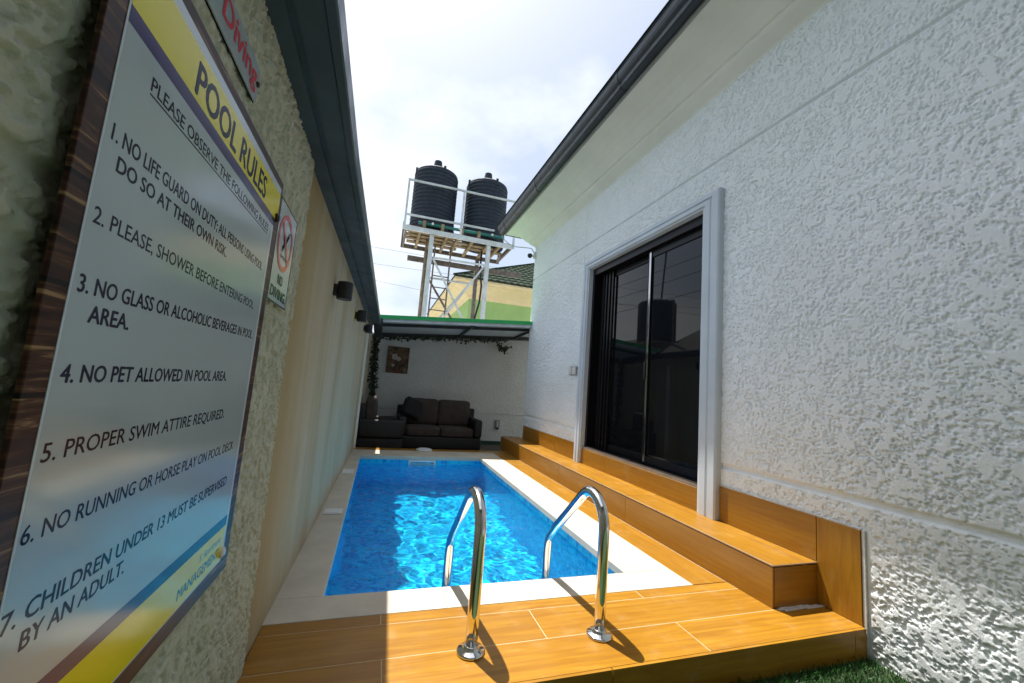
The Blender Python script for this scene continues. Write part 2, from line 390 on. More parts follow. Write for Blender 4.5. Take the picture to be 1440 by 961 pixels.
def stucco_height(Y, Z, seed):
    n = fbm(Y, Z, 32, 4, seed, 0.80)
    wide = fbm(Y, Z, 2.2, 3, seed+40)
    n = n + 0.07*(wide-0.5)
    plate = sstep(0.478, 0.518, n)
    grain = fbm(Y, Z, 85, 2, seed+20, 0.7)
    return plate*(0.0085 + 0.0035*(wide-0.5)*2) + 0.008*(1-plate)*sstep(0.25, 0.8, grain) + 0.0016*grain
def grid_mesh(name, mat, X, Y, Z, parent, keep=None):
    ny, nz = X.shape; off = origin_of(parent)
    co = np.stack([X-off.x, Y-off.y, Z-off.z], -1).reshape(-1, 3).astype(np.float32)
    i = np.arange(ny*nz).reshape(ny, nz)
    q = np.stack([i[:-1, :-1], i[1:, :-1], i[1:, 1:], i[:-1, 1:]], -1)
    if keep is not None: q = q[keep]
    q = q.reshape(-1, 4).astype(np.int32)
    me = bpy.data.meshes.new(name); me.vertices.add(len(co)); me.vertices.foreach_set('co', co.ravel())
    me.loops.add(q.size); me.loops.foreach_set('vertex_index', q.ravel())
    me.polygons.add(len(q)); me.polygons.foreach_set('loop_start', np.arange(0, q.size, 4, dtype=np.int32))
    me.update(calc_edges=True); me.validate()
    me.polygons.foreach_set('use_smooth', [True]*len(me.polygons)); me.materials.append(mat)
    o = bpy.data.objects.new(name, me); COL.objects.link(o); o.parent = parent
    return o

# text on a plane whose reading direction is +Y, up +Z, facing +X
_cap = {}
def text_mesh(s, off=0.0):
    cu = bpy.data.curves.new('text', 'FONT'); cu.body = s; cu.offset = off; cu.resolution_u = 3
    o = bpy.data.objects.new('text', cu); COL.objects.link(o)
    bpy.context.view_layer.update()
    me = bpy.data.meshes.new_from_object(o.evaluated_get(bpy.context.evaluated_depsgraph_get()))
    bpy.data.objects.remove(o); bpy.data.curves.remove(cu); return me
def lettering(s, y0, y1, z, cap, x, mat, parent, bold=0.0, y_out=None, slope=0.0):
    """one printed line: the glyph outline is laid down a few times, a hair apart, for a heavier stroke"""
    if 'H' not in _cap:
        h = text_mesh('H'); _cap['H'] = max(v.co.y for v in h.vertices) - min(v.co.y for v in h.vertices); bpy.data.meshes.remove(h)
    src = text_mesh(s); off = origin_of(parent)
    a = np.array([v.co[:] for v in src.vertices]); x0, x1 = a[:, 0].min(), a[:, 0].max()
    k = cap/_cap['H']; w = bold*cap
    fc = [tuple(p.vertices) for p in src.polygons]; V = []; F = []
    shifts = ((0, 0), (-w, 0), (w, 0), (0, w*0.6), (0, -w*0.6)) if w else ((0, 0),)
    for q, (dy, dz) in enumerate(shifts):
        n0 = len(V)
        for c in a:
            yy = y0 + (c[0]-x0)/(x1-x0)*(y1-y0)
            V.append((x+q*0.00002-off.x, yy+dy-off.y, z + c[1]*k + dz + slope*(yy-y0) - off.z))
        F += [tuple(n0+i for i in f) for f in fc]
    bpy.data.meshes.remove(src)
    me = bpy.data.meshes.new('lettering'); me.from_pydata(V, [], F); me.materials.append(mat)
    o = bpy.data.objects.new('lettering', me); COL.objects.link(o); o.parent = parent
    return o

GZ = -0.14      # ground level beside the deck
# ================================================================== GROUND, DECK, POOL
g = MB(); B = 250
PX0, PX1, PY0, PY1 = -0.145, 1.525, 2.19, 5.88      # pool opening
for x0, x1, y0, y1 in ((-B, PX0-0.1, -B, B), (PX1+0.1, B, -B, B), (PX0-0.1, PX1+0.1, -B, PY0-0.1), (PX0-0.1, PX1+0.1, PY1+0.1, B)):
    g.quad((x0, y0, GZ), (x1, y0, GZ), (x1, y1, GZ), (x0, y1, GZ))
struct('ground', g, M['ground'])

G = 0.0018
deck = MB(); TH = 0.012
def planks_x(y0, y1, joints, xa, xb):
    xs = [xa] + [j for j in joints if xa < j < xb] + [xb]
    for a, b in zip(xs[:-1], xs[1:]): deck.box(a+(G if a > xa else 0), b-(G if b < xb else 0), y0+G, y1-G, -TH, 0.0, a=rnd())
planks_x(1.465, 1.683, (0.119, 1.471), -0.352, 2.434)
planks_x(1.683, 1.908, (0.80, 2.16), -0.352, 2.434)
planks_x(1.908, 1.986, (0.117, 1.457), -0.352, 2.10)
planks_x(6.362, 6.55, (0.42, 1.77), -0.28, 2.10)
dk = struct('pool_deck', deck, M['wood_x'], bevel=0.0005, seg=1)
d2 = MB()
for a, b in ((1.990, 3.03), (3.03, 4.39), (4.39, 5.74), (5.74, 6.358)): d2.box(1.857, 2.098, a+G, b-G, -TH, 0.0, a=rnd())
struct('pool_deck', d2, M['wood_y'], bevel=0.0005, seg=1)
gb = MB()      # grout bed / deck body under the tiles
gb.box(-0.352, 2.434, 1.467, 1.985, GZ, -0.0007)
gb.box(1.854, 2.434, 1.992, 6.548, GZ, -0.0007); gb.box(-0.34, 1.85, 6.364, 6.548, GZ, -0.0007)
struct('pavement', gb, M['grout'])
rz = MB()
for a, b in ((-0.352, 0.98), (0.98, 2.352), (2.352, 2.434)): rz.box(a+G, b-G, 1.453, 1.4665, GZ, -0.0015, a=rnd())
struct('deck_riser', rz, M['wood_x'])

cp = MB(); CG = 0.0006
def cope(x0, x1, y0, y1): cp.box(x0+CG, x1-CG, y0+CG, y1-CG, -0.045, 0.001)
for a, b in ((-0.372, 0.42), (0.42, 1.20), (1.20, 1.855)): cope(a, b, 1.988, PY0)
for a, b in ((2.19, 4.1), (4.1, 5.88)): cope(-0.372, PX0, a, b)
for a, b in ((2.19, 3.45), (3.45, 4.70), (4.70, 5.88)): cope(PX1, 1.855, a, b)
cope(-0.372, 1.855, PY1, 6.36)
struct('pool_coping', cp, M['coping'], bevel=0.0025)
cb = MB()
for x0, x1, y0, y1 in ((-0.352, PX0-0.03, 1.992, 6.35), (PX1+0.03, 1.853, 1.992, 6.35), (PX0-0.03, PX1+0.03, 1.992, PY0-0.03), (PX0-0.03, PX1+0.03, PY1+0.03, 6.35)):
    cb.box(x0, x1, y0, y1, GZ, -0.0465)
struct('coping_bed', cb, M['grout'])

PZ = -1.22
ins = 0.018
x0, x1, y0, y1 = PX0-ins, PX1+ins, PY0-ins, PY1+ins
b = MB()
b.quad((x0, y0, PZ), (x1, y0, PZ), (x1, y1, PZ), (x0, y1, PZ))
b.quad((x0, y0, PZ), (x0, y1, PZ), (x0, y1, -0.046), (x0, y0, -0.046)); b.quad((x1, y0, PZ), (x1, y1, PZ), (x1, y1, -0.046), (x1, y0, -0.046))
b.quad((x0, y0, PZ), (x1, y0, PZ), (x1, y0, -0.046), (x0, y0, -0.046)); b.quad((x0, y1, PZ), (x1, y1, PZ), (x1, y1, -0.046), (x0, y1, -0.046))
bsn = struct('pool_basin', b, M['mosaic'], uv='box'); bsn.cycles.is_caustics_receiver = True
WZ = -0.105
nx, ny = 180, 390
xs = np.linspace(x0+0.001, x1-0.001, nx); ys = np.linspace(y0+0.001, y1-0.001, ny)
Xg, Yg = np.meshgrid(xs, ys, indexing='ij')
H = 0.017*(fbm(Xg, Yg, 3.2, 3, 311)-0.5) + 0.0085*(fbm(Xg+0.3*Yg, Yg, 9, 2, 322)-0.5)
root = thing('tmp', (0, 0, 0), 'x', 'x')
wo = grid_mesh('pool_water', M['water'], Xg, Yg, WZ+H, root); wo.parent = None; bpy.data.objects.remove(root)
tag(wo, kind='structure'); wo.cycles.is_caustics_caster = True; sd.cycles.is_caustics_light = True

# skimmer inlet on the far pool wall
sk = thing('skimmer_inlet', (0.69, 5.88, -0.2), 'pale rectangular skimmer inlet set in the far pool wall', 'pool inlet')
f = MB(); yk = y1-0.02
for a in ((0.50, 0.88, -0.075, -0.05), (0.50, 0.88, -0.215, -0.19), (0.50, 0.525, -0.19, -0.075), (0.855, 0.88, -0.19, -0.075)): f.box(a[0], a[1], yk, y1+0.001, a[2], a[3])
f.build('frame', M['white_plastic'], sk, bevel=0.002)
f = MB()
for z in (-0.18, -0.155, -0.13, -0.105): f.box(0.526, 0.854, yk+0.008, y1+0.001, z, z+0.008)
f.build('grille', M['white_plastic'], sk)

def lid(name, x0, x1, y0, y1, label):
    r = thing(name, ((x0+x1)/2, (y0+y1)/2, 0), label, 'lid', 'white access lids in the pool coping')
    MB().box(x0, x1, y0, y1, 0.0022, 0.010).build('frame', M['white_plastic'], r, bevel=0.002)
    MB().box(x0+0.012, x1-0.012, y0+0.012, y1-0.012, 0.0102, 0.0135).build('cover', M['white_plastic'], r, bevel=0.0015)
lid('access_lid', -0.300, -0.168, 3.395, 3.52, 'square white lid set in the coping by the cream wall, nearer the handrails')
lid('access_lid', -0.287, -0.168, 4.755, 4.97, 'square white lid set in the coping by the cream wall, nearer the far pool end')
r = thing('floor_skimmer', (0.765, 6.44, 0.0), 'round white skimmer lid on the paving in front of the sofa', 'lid')
MB().lathe([(0.125, 0.0022), (0.125, 0.012), (0.112, 0.018)], (0.765, 6.44, 0), 40).build('rim', M['white_plastic'], r, smooth=False)
MB().lathe([(0.105, 0.0182), (0.10, 0.024), (0.02, 0.028), (0.0, 0.028)], (0.765, 6.44, 0), 40).build('cover', M['white_plastic'], r, smooth=False)

# handrails
def handrail(x, label):
    r = thing('pool_handrail', (x, 1.66, 0), label, 'handrail', 'steel handrails at the pool edge')
    P = [(1.66, 0.0), (1.66, 0.15), (1.66, 0.385)]
    c = (1.66+0.125, 0.442); rad = 0.125
    import math as m
    for k in range(13):
        th = m.pi - k*(m.pi-0.82)/12*1.0
        P.append((c[0]+rad*m.cos(th), c[1]+rad*1.12*m.sin(th)))
    q = P[-1]; e = (2.225, 0.235)
    for k in range(1, 5): P.append((q[0]+(e[0]-q[0])*k/5, q[1]+(e[1]-q[1])*k/5))
    P += [(2.238, 0.215), (2.252, 0.185), (2.258, 0.15), (2.26, 0.10), (2.26, -0.3), (2.26, -1.2)]
    MB().tube([(x, y, z) for y, z in P], 0.0245, 20).build('rail', M['steel'], r, smooth=True)
    MB().lathe([(0.056, 0.001), (0.057, 0.007), (0.052, 0.012), (0.036, 0.0145), (0.031, 0.020), (0.029, 0.028), (0.0255, 0.030)], (x, 1.66, 0), 36).build('flange', M['steel'], r, smooth=True)
    return r
handrail(0.458, 'bent polished steel pool handrail between the pool rules sign and the other handrail')
handrail(1.040, 'bent polished steel pool handrail nearer the tiled step and sliding door')

# pool ladder treads under water
lt = thing('ladder_steps', (0.75, 2.26, -0.6), 'submerged steel ladder treads between the two handrails', 'ladder')
for z in (-0.36, -0.62, -0.88): MB().box(0.485, 1.013, 2.235, 2.30, z, z+0.022).build('tread', M['steel'], lt, bevel=0.004)

# entrance step along the house
st = thing('entrance_step', (2.27, 4.2, 0), 'long wood tiled step running along the white house below the sliding door', 'step')
SH = 0.22; SY0, SY1 = 1.688, 6.78
MB().box(2.112, 2.434, SY0+0.012, SY1, GZ if False else -0.003, SH-0.012).build('core', M['grout'], st)
f = MB(); js = [SY0, 3.04, 4.40, 5.76, SY1]
for a, b in zip(js[:-1], js[1:]): f.box(2.102, 2.1125, a+G, b-G, 0.0015, SH-0.0145, a=rnd())
f.build('riser', M['wood_y'], st)
f = MB().box(2.116, 2.434, SY0, SY0+0.011, 0.0015, SH-0.0145, a=rnd()); f.build('end_riser', M['wood_x'], st)
f = MB()
for a, b in zip(js[:-1], js[1:]): f.box(2.106, 2.34, a+G, b-G, SH-0.0105, SH, a=rnd()); f.box(2.344, 2.434, a+G, b-G, SH-0.0105, SH, a=rnd())
f.build('tread', M['wood_y'], st, bevel=0.001, seg=1)
f = MB().beam((2.1035, SY0, SH-0.005), (2.1035, SY1, SH-0.005), 0.005, 0.007).beam((2.101, SY0+0.001, SH-0.005), (2.434, SY0+0.001, SH-0.005), 0.005, 0.007)
f.build('edge_trim', pmat('tan_edge_trim', (0.40, 0.27, 0.15), 0.6), st)
f = MB()
for k in range(26):
    a = random.uniform(2.12, 2.40); yy = SY0 - random.uniform(0.002, 0.03); f.box(a, a+random.uniform(0.02, 0.07), yy-random.uniform(0.004, 0.012), yy+0.006, 0.0005, 0.0025+random.random()*0.002)
f.build('mortar_smear', M['mortar'], st)

# ================================================================== RIGHT HOUSE
HX = 2.455; HE = 6.66
house = thing('bungalow', (HX, 2.0, GZ), 'white rough stucco bungalow with dark gutter and black sliding door', 'house')
ya = np.concatenate([np.linspace(-4, 0.45, 60), np.arange(0.455, 2.4, 0.0042), np.arange(2.4, 2.9, 0.008), np.arange(2.9, 4.7, 0.010), np.arange(4.7, HE, 0.014), [HE]])
za = np.concatenate([np.arange(GZ, 1.3, 0.0045), np.arange(1.3, 3.68, 0.0055), [3.69]])
Yg, Zg = np.meshgrid(ya, za, indexing='ij')
H = stucco_height(Yg, Zg, 101)
def groove(z0, w, depth):
    global H
    d = np.abs(Zg-z0); k = 1-sstep(w*0.55, w, d); H = H*(1-k) - depth*k
groove(3.045, 0.014, 0.012)
k = 1-sstep(0.016, 0.024, np.abs(Zg-0.607)); H = H*(1-k) + k*(-0.012 + 0.0012*fbm(Yg, Zg, 40, 2, 9))
k = (1-sstep(0.0, 0.012, Yg-1.475))*(sstep(1.435, 1.445, Yg)); k = k*(Zg < 0.48); H = H*(1-k)+0.004*k       # trowelled edge by the skirting
keep = ~((Yg[:-1, :-1] > 2.48) & (Yg[1:, 1:] < 4.52) & (Zg[:-1, :-1] > 0.2) & (Zg[1:, 1:] < 2.71))
wall = grid_mesh('wall', M['stucco_white'], HX-H, Yg, Zg, house, keep)
e = MB(); e.quad((HX-0.003, HE, GZ), (11, HE, GZ), (11, HE, 3.69), (HX-0.003, HE, 3.69)); e.quad((11, HE, GZ), (11, -4, GZ), (11, -4, 3.69), (11, HE, 3.69)); e.quad((11, -4, GZ), (HX, -4, GZ), (HX, -4, 3.69), (11, -4, 3.69))
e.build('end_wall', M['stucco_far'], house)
# eaves: cornice, fascia, gutter swept along the front and round the far corner
EW = 2.45
def eave_path(o, z, k): return ((EW-o, -4.0, z), (EW-o, HE-0.01+o, z), (11.0, HE-0.01+o, z))[k]
pth = (eave_path, 3)
cor = [(0.0, 3.64), (0.012, 3.668), (0.05, 3.700), (0.09, 3.732), (0.103, 3.752), (0.103, 3.768), (0.122, 3.772), (0.15, 3.80), (0.20, 3.855), (0.26, 3.905), (0.33, 3.945), (0.40, 3.970), (0.468, 3.985), (0.468, 4.03), (0.0, 4.03)]
MB().sweep(cor, pth).build('cornice', M['cornice'], house)
MB().sweep([(0.469, 3.972), (0.486, 3.972), (0.486, 4.06), (0.469, 4.06)], pth).build('fascia', M['fascia_grey'], house)
gut = [(0.488, 4.005), (0.545, 4.008), (0.560, 4.020), (0.562, 4.060), (0.570, 4.066), (0.585, 4.085), (0.596, 4.11), (0.600, 4.14), (0.600, 4.165), (0.606, 4.168), (0.606, 4.18), (0.590, 4.18), (0.588, 4.13), (0.488, 4.10)]
gt = MB().sweep(gut, pth).build('gutter', M['gutter_blue'], house)
for yy in (-0.9, 1.1, 3.1, 5.3, 6.9):
    f = MB()
    def jp(o, z, k, yy=yy): return (EW-o, yy+0.035*k, z)
    f.sweep([(o+(0.004 if o > 0.5 else 0.0), z-(0.004 if z < 4.1 else 0)) for o, z in gut], (jp, 2))
    f.build('joint_clip', M['gutter_blue'], gt)
rf = MB(); ro = 0.62
A = [(EW-ro, -4.2, 4.185), (EW-ro, HE+ro, 4.185), (11.6, HE+ro, 4.185), (11.6, -4.2, 4.185)]
T1 = (6.7, 2.2, 5.5); T0 = (6.7, 0.4, 5.5)
rf.quad(A[0], A[1], T1, T0); rf.quad(A[1], A[2], T1); rf.quad(A[2], A[3], T0, T1); rf.quad(A[3], A[0], T0)
rf.build('roof', M['roof_tile'], house)
# skirting tiles on the wall
SX0, SX1 = 2.434, 2.449
f = MB()
f.box(SX0, SX1, 1.469+G, 1.690-G, 0.0015, 0.462, a=rnd())
f.build('skirting', M['wood_z'], house, bevel=0.001, seg=1)
for a, b in ((1.690, 2.372), (4.615, 5.26), (5.26, 6.60)):
    MB().box(SX0, SX1, a+G, b-G, SH+0.002, 0.462 if b < 4.6 else 0.43, a=rnd()).build('skirting', M['wood_y'], house, bevel=0.001, seg=1)
f = MB().box(SX0+0.002, 2.475, 2.572, 4.47, SH, 0.394)
for a, b in ((2.572, 3.92), (3.92, 4.47)): pass
sb = f.build('sill_backing', M['grout'], house)
f = MB()
for a, b in ((2.572, 3.92), (3.92, 4.47)): f.box(SX0-0.006, SX0+0.0015, a+G, b-G, SH+0.002, 0.392, a=rnd())
f.build('sill_riser', M['wood_y'], house)
f = MB()
f.box(2.4375, 2.4535, 1.692, 2.372, 0.4625, 0.474).box(2.4375, 2.4535, 1.469, 1.692, 0.4625, 0.472).box(2.4385, 2.4535, 1.452, 1.4685, GZ, 0.4665)
f.build('plaster_ledge', M['mortar'], house, bevel=0.002)
MB().box(2.4375, 2.4535, 4.615, 6.60, 0.4305, 0.444).build('plaster_ledge', M['mortar'], house, bevel=0.002)
# door surround: moulded frame
def door_surround():
    f = MB(); yo0, yo1, zt = 2.377, 4.612, 2.775; zb = SH+0.001
    prof = [(0.0, 2.456), (0.0, 2.402), (0.012, 2.392), (0.070, 2.390), (0.078, 2.400), (0.088, 2.403), (0.098, 2.394), (0.150, 2.392), (0.158, 2.400), (0.158, 2.405), (0.182, 2.408), (0.186, 2.47), (0.186, 2.56), (0.0, 2.56)]
    kL = 0.78
    def path(o, x, k):
        return ((x, yo0+o, zb), (x, yo0+o, zt-o*0.62), (x, yo1-o*kL, zt-o*0.62), (x, yo1-o*kL, zb))[k]
    return f.sweep(prof, (path, 4)).build('door_surround', M['frame_paint'], house)
door_surround()
OY0, OY1, OZ0, OZ1 = 2.565, 4.466, 0.40, 2.658
door = MB()
door.box(2.462, 2.60, OY0, OY1, OZ1-0.085, OZ1); door.box(2.462, 2.60, OY0, OY0+0.02, 0.41, OZ1-0.086); door.box(2.462, 2.60, OY1-0.045, OY1, 0.41, OZ1-0.086)
door.box(2.50, 2.60, OY0+0.021, OY1-0.046, 0.398, 0.43)
dr = door.build('sliding_door', M['alu_black'], house, bevel=0.002)
MB().box(2.437, 2.60, OY0+0.003, OY1-0.003, 0.3935, 0.405).box(2.437, 2.452, OY0+0.003, OY1-0.003, 0.4052, 0.418).box(2.468, 2.476, OY0+0.022, OY1-0.046, 0.4052, 0.424).build('track', M['track'], dr, bevel=0.001)
def panel(y0, y1, xc, stile):
    f = MB(); zb, zt = 0.435, 2.572; w = 0.055
    f.box(xc-0.016, xc+0.016, y0, y0+stile, zb, zt); f.box(xc-0.016, xc+0.016, y1-w, y1, zb, zt)
    f.box(xc-0.016, xc+0.016, y0+stile, y1-w, zb, zb+0.07); f.box(xc-0.016, xc+0.016, y0+stile, y1-w, zt-0.075, zt)
    f.build('panel_frame', M['alu_black'], dr, bevel=0.002)
    MB().box(xc-0.004, xc+0.004, y0+stile, y1-w, zb+0.07, zt-0.075).build('glass_pane', M['glass'], dr)
panel(2.592, 3.40, 2.525, 0.05)
panel(3.345, 4.40, 2.575, 0.05)
MB().box(2.500, 2.5085, 3.345, 3.372, 0.45, 2.56).build('meeting_stile', M['alu_pale'], dr, bevel=0.001)
MB().box(2.49, 2.507, 3.372, 3.40, 1.25, 1.42).build('handle', M['black_plastic'], dr, bevel=0.003)
f = MB()
for yy in (4.10, 4.17, 4.24, 4.30): f.box(2.535, 2.552, yy, yy+0.03, 0.435, 2.57)
f.build('side_mullion', M['alu_black'], dr, bevel=0.002)
bx = MB(); bx.quad((2.72, 2.4, 0.2), (2.72, 4.6, 0.2), (2.72, 4.6, 2.8), (2.72, 2.4, 2.8)); bx.build('dark_room_sheet', M['room_dark'], house)  # black sheet, its colour stands in for the unlit room behind the glass

# switch boxes
for i, (y0, lab) in enumerate(((4.735, 'small white switch box on the stucco wall, right beside the door surround'), (4.845, 'small white switch box on the stucco wall, farther from the door surround'))):
    r = thing('switch_box', (2.44, y0+0.035, 1.30), lab, 'switch', 'switch boxes beside the sliding door')
    MB().box(2.428, 2.452, y0-0.008, y0+0.083, 1.296, 1.409).build('back_box', M['fascia_grey'], r)
    MB().box(2.410, 2.4278, y0, y0+0.075, 1.305, 1.40).build('cover', M['white_plastic'], r, bevel=0.004)
    MB().box(2.404, 2.4098, y0+0.02, y0+0.055, 1.33, 1.375).build('button', M['cornice'], r, bevel=0.002)
# security camera and its cable at the far corner
r = thing('security_camera', (2.40, 6.70, 3.46), 'small black ball security camera on a pale bracket at the far house corner', 'camera')
MB().box(2.405, 2.447, 6.60, 6.655, 3.44, 3.56).build('bracket', M['white_plastic'], r, bevel=0.006)
MB().tube([(2.41, 6.63, 3.49), (2.36, 6.62, 3.48)], 0.018, 12).build('arm', M['white_plastic'], r)
MB().lathe([(0.0, -0.045), (0.025, -0.038), (0.042, -0.015), (0.045, 0.01), (0.035, 0.032), (0.0, 0.045)], (2.33, 6.61, 3.475), 20).build('ball', M['black_plastic'], r, smooth=True)
cbp = [(1.93, 7.18, 3.99), (1.97, 7.16, 3.90), (2.05, 7.08, 3.80), (2.16, 6.95, 3.72), (2.28, 6.80, 3.68), (2.38, 6.70, 3.65), (2.43, 6.672, 3.57)]
tag(MB().tube(cbp, 0.009, 8).build('hanging_cable', M['cable'], smooth=True), 'pale cable looping from the gutter end down to the security camera', 'cable')

# ================================================================== LEFT BOUNDARY WALL
bw = thing('boundary_wall', (-0.45, 3, GZ), 'cream boundary wall beside the pool with rough and smooth plaster under dark metal capping', 'wall')
WT = 1.93
ya = np.concatenate([np.linspace(-3, -0.4, 40), np.arange(-0.395, 0.1, 0.01), np.arange(0.1, 1.80, 0.0034)]); za = np.arange(GZ, WT, 0.0036)
Yg, Zg = np.meshgrid(ya, za, indexing='ij')
n = fbm(Yg, Zg, 40, 4, 500, 0.78); H = 0.004 + 0.0065*sstep(0.44, 0.53, n) + 0.0035*fbm(Yg, Zg, 120, 2, 515) + 0.003*(fbm(Yg, Zg, 2.5, 2, 530)-0.5)
k = 1-sstep(0.006, 0.014, np.abs(Zg-1.235)); H = H*(1-k)+0.002*k
edge = 1.70 + 0.012*(fbm(Zg*1.0, Zg*0+0.5, 9, 3, 540)-0.5)*2 + np.where(Zg < 1.235, -0.035*sstep(0.2, 1.2, Zg)+0.015, 0.0)
k = sstep(0, 0.006, Yg-edge); H = H*(1-k) - 0.012*k
grid_mesh('rough_plaster', M['stucco_cream'], -0.3565+H, Yg, Zg, bw)
f = MB(); XW = wall_left_x
f.quad((-0.3615, 1.55, GZ), (XW(8.15), 8.15, GZ), (XW(8.15), 8.15, WT), (-0.3615, 1.55, WT))
f.quad((-0.62, -3, GZ), (-0.62, 8.15, GZ), (-0.62, 8.15, WT), (-0.62, -3, WT)); f.quad((-0.62, -3, GZ), (-0.36, -3, GZ), (-0.36, -3, WT), (-0.62, -3, WT))
f.build('smooth_plaster', M['render_cream'], bw)
MB().box(XW(6.4)-0.01, XW(6.4)+0.028, 6.40, 6.47, 0.0, 1.72).build('edge_strip', M['cornice'], bw, bevel=0.003)
def cap_path(o, z, k): yy = (-3.0, 1.7, 6.72)[k]; return (XW(yy)+o, yy, z)
capp = [(-0.30, 1.935), (0.0, 1.888), (0.058, 1.888), (0.060, 1.899), (0.078, 1.899), (0.080, 1.886), (0.145, 1.886), (0.150, 1.878), (0.172, 1.878), (0.176, 1.884), (0.176, 1.955), (0.165, 1.975), (-0.30, 1.985)]
cpo = MB().sweep(capp, (cap_path, 3)).build('capping', M['cap_metal'], bw)

# wall lamps
for y, z, lab in ((2.70, 1.585, 'black cylindrical wall lamp nearest the no diving sign'), (4.25, 1.660, 'black wall lamp in the middle of the row, yellow patch behind it'), (5.62, 1.700, 'black cylindrical wall lamp closest to the shaded terrace')):
    xw = XW(y); r = thing('wall_lamp', (xw, y, z), lab, 'lamp', 'black lamps along the cream boundary wall')
    MB().box(xw-0.004, xw+0.022, y-0.028, y+0.028, z-0.035, z+0.035).build('bracket', M['black_plastic'], r, bevel=0.003)
    MB().lathe([(0.040, -0.055), (0.046, -0.0555), (0.047, -0.048), (0.047, 0.05), (0.044, 0.055), (0.0, 0.056)], (xw+0.066, y, z), 28).build('housing', M['black_plastic'], r, smooth=False)
    MB().lathe([(0.040, 0.0), (0.039, 0.004), (0.0, 0.005)], (xw+0.066, y, z-0.0535), 24).build('lens', M['white_plastic'], r)
    if 4 < y < 5: MB().box(xw-0.001, xw+0.002, y-0.085, y-0.03, z-0.07, z+0.06).build('paint_patch', M['sg_yellow'], r)

rb = thing('rear_light_blocker', (0, -2.2, GZ), 'added unseen dull brown building closing the open end of the passage', 'blocker')  # unseen block added behind the camera to keep sky light off the near walls
MB().box(-9, 12, -9.0, -2.2, GZ, 5.4).build('wall', pmat('dull_brown_blocker', (0.07, 0.065, 0.06), 0.9), rb)
MB().box(-9.6, 12.6, -9.6, -1.7, 5.402, 5.55).build('roof', M['roof_dark'], rb)

# ================================================================== SIGNS
sx = -0.322
sg = thing('pool_rules_sign', (sx-0.01, 0.872, 0.545), 'large glossy pool rules board with yellow bands and wood print border on the cream wall', 'sign')
ZT, ZB, YL, YR = 1.577, 0.545, 0.508, 1.240
MB().box(sx-0.006, sx, YL, YR, ZB, ZT).build('board', M['sg_wood'], sg, bevel=0.0008, seg=1)
for yy in (0.54, 1.2):
    for zz in (0.6, 1.5): MB().tube([(-0.36, yy, zz), (sx-0.006, yy, zz)], 0.012, 10).build('spacer', M['black_plastic'], sg)
def sheet(name, mat, y0, y1, z0, z1, d): return MB().box(sx, sx+d, y0, y1, z0, z1).build(name, mat, sg)
sheet('panel', M['sg_white'], 0.541, 1.186, 0.690, 1.438, 0.0008)
sheet('band', M['sg_purple'], 0.541, 1.192, 1.438, 1.460, 0.0010)
sheet('band', M['sg_yellow'], 0.541, 1.222, 1.460, 1.536, 0.0010)
sheet('edge_line', M['sg_edge'], 0.541, 1.222, 1.536, 1.554, 0.0008)
sheet('edge_line', M['sg_edge'], 1.186, 1.198, 0.585, 1.438, 0.0007)
sheet('edge_line', M['sg_edge'], 0.5375, 0.541, 0.582, 1.554, 0.0007)
sheet('band', M['sg_purple'], 0.541, 1.186, 0.666, 0.690, 0.0010)
sheet('band', M['sg_yellow'], 0.541, 1.186, 0.584, 0.666, 0.0010)
sheet('edge_line', M['sg_edge'], 0.541, 1.186, 0.581, 0.584, 0.0008)
tx = sx+0.0009
L = [('POOL RULES', .703, 1.094, 1.469, .051, 0.045, 'sg_black', 0),
     ('PLEASE OBSERVE THE FOLLOWING RULES', .602, 1.156, 1.396, .0185, 0.03, 'sg_ink', 0.02),
     ('1. NO LIFE GUARD ON DUTY; ALL PERSONS USING POOL', .552, 1.155, 1.298, .0195, 0.035, 'sg_ink', 0.008),
     ('DO SO AT THEIR OWN RISK.', .570, .921, 1.268, .0185, 0.045, 'sg_ink', 0),
     ('2. PLEASE, SHOWER BEFORE ENTERING POOL', .550, 1.135, 1.198, .019, 0.02, 'sg_ink', 0),
     ('3. NO GLASS OR ALCOHOLIC BEVERAGES IN POOL', .549, 1.160, 1.119, .0195, 0.04, 'sg_ink', 0.012),
     ('AREA.', .574, .650, 1.088, .0195, 0.05, 'sg_ink', 0),
     ('4. NO PET ALLOWED IN POOL AREA.', .551, 1.030, 1.020, .0195, 0.045, 'sg_ink', 0),
     ('5. PROPER SWIM ATTIRE REQUIRED.', .548, 1.052, .9375, .0195, 0.02, 'sg_ink', 0),
     ('6. NO RUNNING OR HORSE PLAY ON POOL DECK', .544, 1.146, .857, .019, 0.02, 'sg_ink', -0.004),
     ('7. CHILDREN UNDER 13 MUST BE SUPERVISED', .542, 1.138, .774, .0195, 0.035, 'sg_ink', 0),
     ('BY AN ADULT.', .572, .748, .744, .0195, 0.035, 'sg_ink', 0),
     ('S. Apartment', 1.045, 1.160, .635, .015, 0, 'sg_green', 0),
     ('MANAGEMENT', .957, 1.160, .602, .0195, 0.03, 'sg_green', 0)]
for s_, a, b_, z, cap, bold, m_, sl in L: lettering(s_, a, b_, z, cap, tx+(0.0002 if m_ in ('sg_black', 'sg_green') else 0), M[m_], sg, bold, slope=sl)
un = MB(); un.quad((tx, .602, 1.3900), (tx, 1.156, 1.4005), (tx, 1.156, 1.4030), (tx, .602, 1.3925)); un.build('underline', M['sg_ink'], sg)
